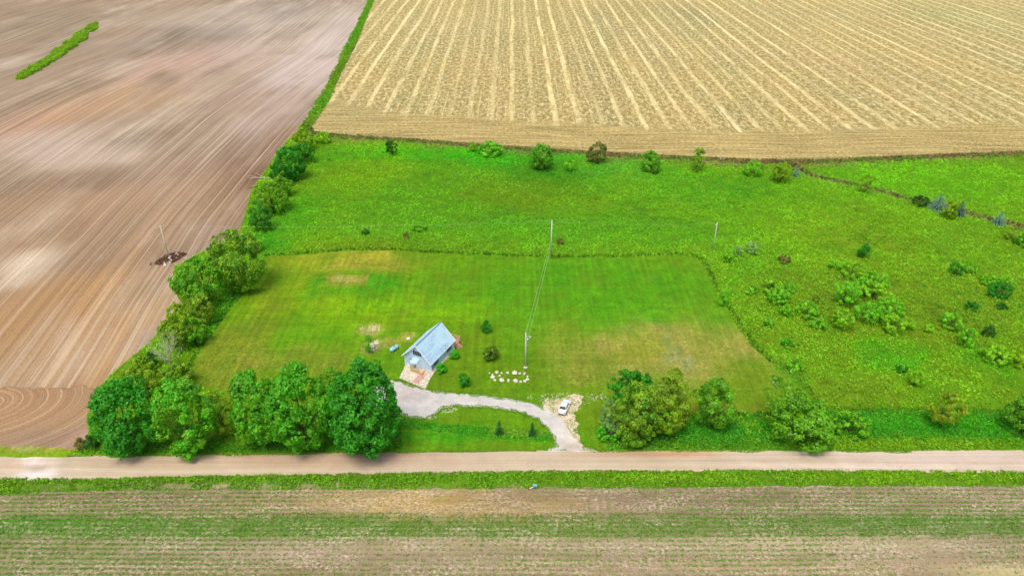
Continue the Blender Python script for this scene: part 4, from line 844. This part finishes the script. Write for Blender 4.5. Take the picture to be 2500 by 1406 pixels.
clumps('brush', X, Y, g, 9, .35, .5, .3, C(112, 84, 64), [], 'dark brown dead brush round the left pole rocks', 'brush', var=.3)

# ---------------------------------------------------------------- house
def m_siding():
    t = NT('blue_siding'); v = t.coord(); z = t.sep(v)[2]
    fr = t.math('FRACT', t.math('MULTIPLY', z, 5.0)); q = t.noise(v, 1.2, 3)
    col = t.val(t.mix(0.0, C(196, 224, 250), (0, 0, 0)), t.math('MULTIPLY', t.rng(fr, 0, .12, .8, 1), t.rng(q, .3, .7, .96, 1.04)))
    return t.principled(col, .6, t.bump(fr, .02), spec=.3)
M['siding'] = m_siding()
def m_shingle():
    t = NT('blue_grey_shingles'); v = t.coord(); s = t.sep(v)
    br = t.n('ShaderNodeTexBrick'); t.L(t.comb(s[1], t.math('MULTIPLY', s[2], 1.25)), br.inputs['Vector'])
    br.inputs['Color1'].default_value = (*C(196, 232, 248), 1); br.inputs['Color2'].default_value = (*C(214, 242, 253), 1); br.inputs['Mortar'].default_value = (*C(160, 202, 230), 1)
    br.inputs['Scale'].default_value = 2.6; br.inputs['Mortar Size'].default_value = .03
    n1 = t.noise(t.mapping(v, (1, .35, .35)), .55, 3); n2 = t.noise(t.mapping(v, (1, 1.2, 2.5)), 2.8, 4, .8)
    col = t.mix(t.math('MULTIPLY', t.rng(n1, .46, .62), t.rng(n2, .46, .58, 0, .85)), br.outputs[0], C(112, 152, 200))
    col = t.mix(t.rng(t.noise(v, .35, 2), .5, .7, 0, .25), col, C(150, 196, 200))
    return t.principled(col, .8, t.bump(br.outputs[1], .02, .5), spec=.25)
M['shingle'] = m_shingle()
HW, HLn, HE, HEL, HP = 3.35, 4.83, 2.52, 2.95, 6.2
house = empty('house', (HX, HY, 0), HR, label='small light blue gabled house with a steep blue-grey roof', cat='house')
m = MB()
m.add([(-HW, -HLn, 0), (HW, -HLn, 0), (HW, -HLn, HE), (0, -HLn, HP - .12), (-HW, -HLn, HEL), (-HW, HLn, 0), (HW, HLn, 0), (HW, HLn, HE), (0, HLn, HP - .12), (-HW, HLn, HEL)],
      [(0, 1, 2, 3, 4), (6, 5, 9, 8, 7), (1, 6, 7, 2), (5, 0, 4, 9)])
m.build('wall', 'siding', house)
MB().box((0, 0, .06), (HW * 2 + .1, HLn * 2 + .1, .3)).build('foundation', 'concrete', house)
ovs = {1: .2, -1: .5}; ov = .45; roof = MB(); th = .14
def eave(sx, out=0.0):
    h = HE if sx > 0 else HEL; return sx * (HW + ovs[sx] + out), h - (HP - h) / HW * (ovs[sx] + out)
for sx in (-1, 1):
    xe, ze = eave(sx); ze += .06; zr = HP + .06; y0, y1 = -HLn - ov, HLn + ov
    a = [(0, y0, zr), (xe, y0, ze), (xe, y1, ze), (0, y1, zr)]; b = [(p[0], p[1], p[2] - th) for p in a]
    roof.add(a + b, [(0, 1, 2, 3) if sx > 0 else (3, 2, 1, 0), (7, 6, 5, 4) if sx > 0 else (4, 5, 6, 7), (0, 4, 5, 1), (1, 5, 6, 2), (2, 6, 7, 3)])
ro = roof.build('roof', 'shingle', house)
M['ridge'] = m_plain('ridge_shingle', C(112, 140, 166), .8)
rc = MB(); rc.add([(-.16, -HLn - ov - .01, HP - .05), (0, -HLn - ov - .01, HP + .12), (.16, -HLn - ov - .01, HP - .05), (-.16, HLn + ov + .01, HP - .05), (0, HLn + ov + .01, HP + .12), (.16, HLn + ov + .01, HP - .05)], [(1, 0, 3, 4), (2, 1, 4, 5)])
rc.build('ridge_cap', 'ridge', ro)
MB().tube([(-2.2, 1.0, HE + .9), (-2.2, 1.0, HE + 1.75)], .07, 8).build('vent_pipe', 'white', ro)
tr = MB()
for sy in (-1, 1):
    for sx in (-1, 1):
        tr.tube([(0, sy * (HLn + ov + .03), HP - .03), (eave(sx, .03)[0], sy * (HLn + ov + .03), eave(sx)[1] - .03)], .1, 4)
        tr.box((sx * (HW + .01), sy * (HLn + .01), HE / 2 - .1), (.16, .16, HE - .2))
for sx in (-1, 1):
    tr.box((eave(sx, .05)[0], 0, eave(sx)[1] - .04), (.1, (HLn + ov) * 2, .14))
    tr.box((sx * (HW + .03), 0, .24), (.06, HLn * 2, .1))
tr.box((0, -HLn - .03, .24), (HW * 2, .06, .1))
tr.build('trim', 'white', house)
def window(cx, cy, cz, w_, h_, side):
    fr, gl = MB(), MB()
    if side == 'f':
        fr.box((cx, cy - .02, cz), (w_ + .03, .05, h_ + .03)); gl.box((cx, cy - .05, cz), (w_, .03, h_))
    else:
        fr.box((cx + .02, cy, cz), (.05, w_ + .03, h_ + .03)); gl.box((cx + .05, cy, cz), (.03, w_, h_))
    f = fr.build('window', 'white', house); gl.build('pane', 'glass', f)
for i in range(4): window(-.81 + i * .54, -HLn, 4.05, .42, 1.15, 'f')
for i in range(2): window(-1.95 + i * .5, -HLn, 2.1, .24, .3, 'f')
for c0 in (-2.9, 2.75):
    for i in range(4): window(HW, c0 - .78 + i * .52, 1.5, .36, 1.05, 'r')
MB().box((HW + .1, -4.35, 1.3), (.16, .3, .5)).build('meter_box', 'steel', house)
dm = MB(); dm.box((-.35, -HLn - .03, 1.45), (.95, .06, 2.05)); door = dm.build('door', m_plain('grey_door', C(150, 150, 156), .5), house)
MB().box((-.05, -HLn - .09, 1.4), (.05, .06, .12)).build('handle', 'steel', door)
# entry canopy with a closed side
cn = MB(); cn.add([(-1.15, -HLn, 2.62), (.5, -HLn, 2.62), (.5, -6.3, 2.28), (-1.15, -6.3, 2.28), (-1.15, -HLn, 2.5), (.5, -HLn, 2.5), (.5, -6.3, 2.16), (-1.15, -6.3, 2.16)], [(0, 3, 2, 1), (4, 5, 6, 7), (3, 7, 6, 2), (0, 4, 7, 3), (1, 2, 6, 5)])
can = cn.build('entry_canopy', 'shingle', house)
s_ = MB(); s_.add([(.47, -HLn, .4), (.47, -6.25, .4), (.47, -6.25, 2.2), (.47, -HLn, 2.52), (.41, -HLn, .4), (.41, -6.25, .4), (.41, -6.25, 2.2), (.41, -HLn, 2.52)], [(0, 1, 2, 3), (7, 6, 5, 4), (1, 5, 6, 2), (0, 4, 5, 1)])
s_.build('side_panel', 'white', can)
MB().box((-1.1, -6.2, 1.3), (.1, .1, 1.8)).build('post', 'palewood', can)
pc = MB(); pc.box((.5, -5.72, .36), (2.9, 1.55, .1)); porch = pc.build('porch', 'palewood', house)
rl = MB()
for x in (-.9, -.2, .5, 1.2): rl.box((x, -6.5, .62), (.09, .09, 1.25))
for z in (.3, .55, .8, 1.05, 1.24): rl.box((.15, -6.56, z), (2.2, .04, .14))
rl.box((-.94, -5.8, 1.1), (.05, 1.3, .12)); rl.box((-.94, -5.8, .75), (.05, 1.3, .12))
rl.build('railing', 'palewood', porch)
st = MB(); st.box((1.75, -6.15, .1), (.8, .9, .2)); st.box((1.65, -5.4, .22), (.7, .7, .3)); st.build('steps', 'wood', porch)
# rear deck
dk = MB(); dk.box((2.1, 6.35, .66), (2.6, 2.85, .1))
for x, y in ((.95, 7.65), (3.3, 7.65), (3.3, 5.1), (.95, 5.1)): dk.box((x, y, .3), (.14, .14, .62))
deck = dk.build('deck', 'wood', house)
rl = MB()
for x in (.85, 1.65, 2.45, 3.3): rl.box((x, 7.72, 1.2), (.09, .09, 1.05))
for z in (.85, 1.02, 1.2, 1.38, 1.55): rl.box((2.08, 7.76, z), (2.55, .04, .1))
rl.box((2.08, 7.74, 1.76), (2.6, .16, .06))
for y in (7.1, 7.66): rl.box((3.36, y, 1.2), (.09, .09, 1.05))
for z in (.85, 1.2, 1.55): rl.box((3.4, 7.4, z), (.04, .7, .1))
rl.build('railing', 'palewood', deck)
st = MB()
for i in range(4): st.box((3.6 + i * .28, 6.2, .56 - i * .15), (.3, 1.4, .06))
for y in (5.5, 6.9):
    st.add([(3.4, y - .03, .55), (4.5, y - .03, .02), (4.5, y - .03, -.02), (3.4, y - .03, .2), (3.4, y + .03, .55), (4.5, y + .03, .02), (4.5, y + .03, -.02), (3.4, y + .03, .2)], [(0, 1, 2, 3), (7, 6, 5, 4), (0, 4, 5, 1), (3, 2, 6, 7)])
    st.tube([(3.4, y, 1.5), (4.5, y, 1.0)], .05, 4); st.tube([(4.5, y, 0), (4.5, y, 1.0)], .05, 4)
st.build('steps', 'wood', deck)
sheet('brick_path', wk, .09, 'drive', C(204, 156, 146), [], 8, .05, spacing=.4)

# ---------------------------------------------------------------- propane tank, lid
X, Y = G(962.5, 856); tank = empty('propane_tank', (X, Y, 0), math.radians(52), label='pale blue propane tank lying on the lawn left of the house', cat='gas tank')
pr = [(-1.2, .02), (-1.17, .2), (-1.08, .34), (-.92, .45), (-.75, .49), (.75, .49), (.92, .45), (1.08, .34), (1.17, .2), (1.2, .02)]
MB().tube([(a, 0, .72) for a, b in pr], [b for a, b in pr], 16).build('shell', 'tank', tank, smooth=True)
MB().tube([(0, 0, 1.18), (0, 0, 1.34), (0, 0, 1.4)], [.24, .22, .1], 12).build('valve_cover', m_plain('tank_cover', C(110, 176, 200), .5), tank, smooth=True)
for sx in (-.7, .7): MB().box((sx, 0, .16), (.14, .7, .36)).build('foot', 'concrete', tank)
X, Y = G(997, 827); o = MB().tube([(0, 0, 0), (0, 0, .22), (0, 0, .26)], [.44, .42, .3], 14).build('septic_lid', 'white', smooth=False); o.location = (X, Y, 0); props(o, 'round white lid on the lawn beyond the blue tank', 'lid')
X, Y = G(1277, 921.5); o = MB().tube([(0, 0, -.2), (.03, 0, 1.4), (0.02, 0, 2.7)], [.06, .055, .05], 6).build('thin_post', 'palewood'); o.location = (X, Y, 0); props(o, 'thin pale wooden post standing inside the stone ring', 'post')

# ---------------------------------------------------------------- car
fx, fy = G(1386, 975, .6); bx, by = G(1370, 1009, .6)
ang = math.atan2(fy - by, fx - bx)
car = empty('parked_car', ((fx + bx) / 2, (fy + by) / 2, 0), ang, label='white four-door sedan parked on the stony patch beside the driveway', cat='car')
secs = [(-2.32, .55, .45, .74), (-2.22, .74, .34, .9), (-1.9, .84, .26, .98), (-1.2, .89, .22, .98), (0, .9, .22, .96), (1.0, .89, .22, .93), (1.6, .87, .24, .86), (2.05, .8, .28, .76), (2.28, .66, .34, .66), (2.36, .45, .42, .58)]
vs, fs = [], []; K = 11
for x, hw, zb, zt in secs:
    for py, pz in ((-.86, 0), (-1, .22), (-1, .6), (-.95, .88), (-.8, 1.0), (0, 1.05), (.8, 1.0), (.95, .88), (1, .6), (1, .22), (.86, 0)): vs.append((x, py * hw, zb + pz * (zt - zb)))
for i in range(len(secs) - 1):
    for j in range(K): fs.append((i * K + j, (i + 1) * K + j, (i + 1) * K + (j + 1) % K, i * K + (j + 1) % K))
fs += [tuple(range(K)), tuple(range((len(secs) - 1) * K + K - 1, (len(secs) - 1) * K - 1, -1))]
MB().add(vs, fs).build('body', 'paint', car, smooth=True)
zb_, zt_ = .9, 1.44
cb = [(-1.75, .76, zb_), (-.95, .6, zt_ - .03), (-.3, .62, zt_), (.3, .6, zt_ - .02), (1.12, .76, zb_)]
vs = [(x, s * y, z) for x, y, z in cb for s in (-1, 1)]
MB().add(vs, [(0, 1, 3, 2), (2, 3, 5, 4), (4, 5, 7, 6), (6, 7, 9, 8), (0, 2, 4, 6, 8), (9, 7, 5, 3, 1)]).build('cabin', 'paint', car)
def glass(pts, name):
    n = (Vector(pts[1]) - Vector(pts[0])).cross(Vector(pts[2]) - Vector(pts[0])).normalized(); c = sum((Vector(p) for p in pts), Vector()) / len(pts)
    if n.dot(c - Vector((-.3, 0, 1.0))) < 0: pts = pts[::-1]; n = -n
    MB().add([Vector(p) + n * .012 for p in pts], [tuple(range(len(pts)))]).build(name, 'glass', car)
L_ = lambda a, b, t: tuple(a[i] + (b[i] - a[i]) * t for i in range(3))
wa, wb, wc, wd = (1.08, -.7, zb_), (1.08, .7, zb_), (.3, .56, zt_ - .02), (.3, -.56, zt_ - .02)
glass([L_(wa, wd, .1), L_(wb, wc, .1), L_(wb, wc, .95), L_(wa, wd, .95)], 'windscreen')
wa, wb, wc, wd = (-1.72, -.7, zb_), (-1.72, .7, zb_), (-.95, .56, zt_ - .03), (-.95, -.56, zt_ - .03)
glass([L_(wa, wd, .18), L_(wb, wc, .18), L_(wb, wc, .92), L_(wa, wd, .92)], 'rear_window')
for s in (-1, 1):
    f = lambda x, z: (x, s * (.76 - (z - zb_) / (zt_ - zb_) * .155), z)
    glass([f(-1.3, .98), f(-.4, .98), f(-.4, 1.38), f(-.9, 1.37)], 'side_window'); glass([f(-.34, .98), f(.8, .98), f(.3, 1.36), f(-.34, 1.38)], 'side_window')
    MB().box((.95, s * .93, .98), (.14, .2, .12)).build('wing_mirror', 'paint', car, bevel=.03)
    MB().box((2.16, s * .56, .62), (.22, .3, .12)).build('headlight', 'lamp', car, bevel=.03)
    MB().box((-2.2, s * .58, .8), (.16, .34, .14)).build('tail_light', 'red', car, bevel=.03)
    for x in (-1.38, 1.42):
        w_ = MB().tube([(x, s * .72, .33), (x, s * .93, .33)], .33, 18).build('wheel', 'rubber', car); MB().tube([(x, s * .92, .33), (x, s * .945, .33)], .2, 12).build('rim', 'steel', w_)
MB().box((-2.3, 0, .4), (.12, 1.2, .2)).build('bumper', 'rubber', car, bevel=.03)

# ---------------------------------------------------------------- utility poles and wires
POLES = {}
def pole(key, px, py, h, label, arm=None, extra=None, r=.15):
    X, Y = G(px, py); e = empty('utility_pole', (X, Y, 0), label=label, cat='utility pole', group='utility poles'); POLES[key] = (X, Y)
    MB().tube([(0, 0, -.3), (0, 0, h)], [r, r * .75], 8).build('pole', 'polewood', e, smooth=True)
    if arm is not None:
        ca, sa = math.cos(arm), math.sin(arm)
        c_ = MB(); c_.box((0, .12, h - .5), (2.3, .12, .14), 0); o = c_.build('crossarm', 'polewood', e); o.rotation_euler.z = arm
        for x in (-1.05, 1.05):
            q = MB().tube([(x, .12, h - .43), (x, .12, h - .2)], [.06, .05], 6).build('insulator', 'white', e); q.rotation_euler.z = arm
    else: MB().tube([(0, 0, h), (0, 0, h + .2)], [.06, .05], 6).build('insulator', 'white', e)
    return e
p1 = pole('a', 1283, 896, 9.0, 'nearest utility pole, carrying a transformer, above the stone ring', r=.17)
t_ = MB().tube([(.42, -.05, 6.7), (.42, -.05, 7.5), (.42, -.05, 7.6)], [.24, .24, .12], 12).build('transformer', 'steel', p1, smooth=False)
MB().tube([(.42, -.05, 7.6), (.42, -.05, 7.8)], .05, 6).build('bushing', 'white', t_)
MB().tube([(0, 0, 8.1), (.5, -.1, 8.25), (.9, -.15, 8.2)], .035, 5).build('lamp_arm', 'steel', p1)
MB().tube([(.9, -.15, 8.1), (.9, -.15, 8.25)], [.2, .1], 10).build('lamp_head', 'lamp', p1)
MB().box((-.2, -.05, 5.2), (.1, .1, .5)).build('bracket', 'steel', p1); MB().tube([(0, 0, 0), (0, 0, .12)], [.5, .3], 10).build('footing', 'concrete', p1)
MB().box((0, -.2, 1.5), (.26, .14, .4)).build('meter_box', 'steel', p1)
pole('b', 1345, 621, 10.6, 'tall bare utility pole at the edge of the uncut meadow', r=.2)
pole('c', 1740, 615, 9.2, 'leaning-looking utility pole with a crossarm near the silvery bushes', arm=math.radians(62), r=.14)
pole('d', 412, 629, 10.0, 'utility pole standing in the rock heap on the ploughed field', arm=math.radians(50), r=.14)
def wire(a, b, sag, r, label, grp):
    a, b = Vector(a), Vector(b); pts = []
    for i in range(25):
        t = i / 24; p = a.lerp(b, t); p.z -= sag * 4 * t * (1 - t); pts.append(p)
    o = MB().tube(pts, r, 4, False).build('power_line', 'wire'); props(o, label, 'wire', grp)
pa, pb, pc_, pd = POLES['a'], POLES['b'], POLES['c'], POLES['d']
wire((pa[0], pa[1], 9.15), (pb[0] - .3, pb[1], 3.6), .3, .022, 'left of the two wires from the nearest pole to the tall bare pole', 'service wires')
wire((pa[0] + .6, pa[1], 8.2), (pb[0] + .1, pb[1], 3.2), .3, .022, 'right of the two wires from the nearest pole to the tall bare pole', 'service wires')
for k, (dz, dy) in enumerate(((0, 0), (-.5, 1.0))):
    w1 = ('back', 'front')[k]
    wire((pd[0] + .5 * k, pd[1] + dy, 9.9 + dz), (pb[0], pb[1] + dy * .2, 10.7 + dz), 1.0, .004, 'faint %s wire from the rock heap pole to the tall bare pole' % w1, 'line wires')
    wire((pb[0], pb[1] + dy * .2, 10.7 + dz), (pc_[0], pc_[1] + dy, 9.0 + dz), .8, .004, 'faint %s wire from the tall bare pole to the crossarm pole' % w1, 'line wires')
for k, (px, py) in enumerate(((1758, 393), (1841, 386))):
    X, Y = G(px, py); o = MB().tube([(0, 0, 0), (.2, 0, 1.9)], [.1, .09], 5).build('fence_post', 'white'); o.location = (X, Y, 0)
    props(o, ('white fence post in the brown weeds right of the slender tree', 'white fence post against the stubble near the ditch corner')[k], 'post', 'white fence posts under the stubble')

# ---------------------------------------------------------------- mailbox across the road
X, Y = G(1287, 1195); X2, Y2 = G(1306, 1186, .9); mb_ = empty('mailbox', (X, Y, 0), label='pale blue mailbox on a slanting white and red post by the verge', cat='mailbox')
dx, dy = X2 - X, Y2 - Y
MB().tube([(0, 0, -.1), (dx * .3, dy * .3, .28)], .07, 6).build('post_base', 'red', mb_); MB().tube([(dx * .3, dy * .3, .28), (dx, dy, .86)], .06, 6).build('arm', 'white', mb_)
bxm = MB(); n = 8; pts = [(-.2, 0)] + [(.2 * math.cos(math.pi * (1 - i / n)), .24 + .2 * math.sin(math.pi * (1 - i / n))) for i in range(n + 1)] + [(.2, 0)]
vs = [(dx + y, dy + a, .88 + b) for y in (-.36, .36) for a, b in pts]; k = len(pts)
bxm.add(vs, [tuple(range(k)), tuple(range(2 * k - 1, k - 1, -1))] + [(i, (i + 1) % k, k + (i + 1) % k, k + i) for i in range(k)])
bx_ = bxm.build('box', 'mailbox', mb_); MB().box((dx + .1, dy - .23, 1.25), (.05, .03, .25)).build('flag', 'red', bx_)
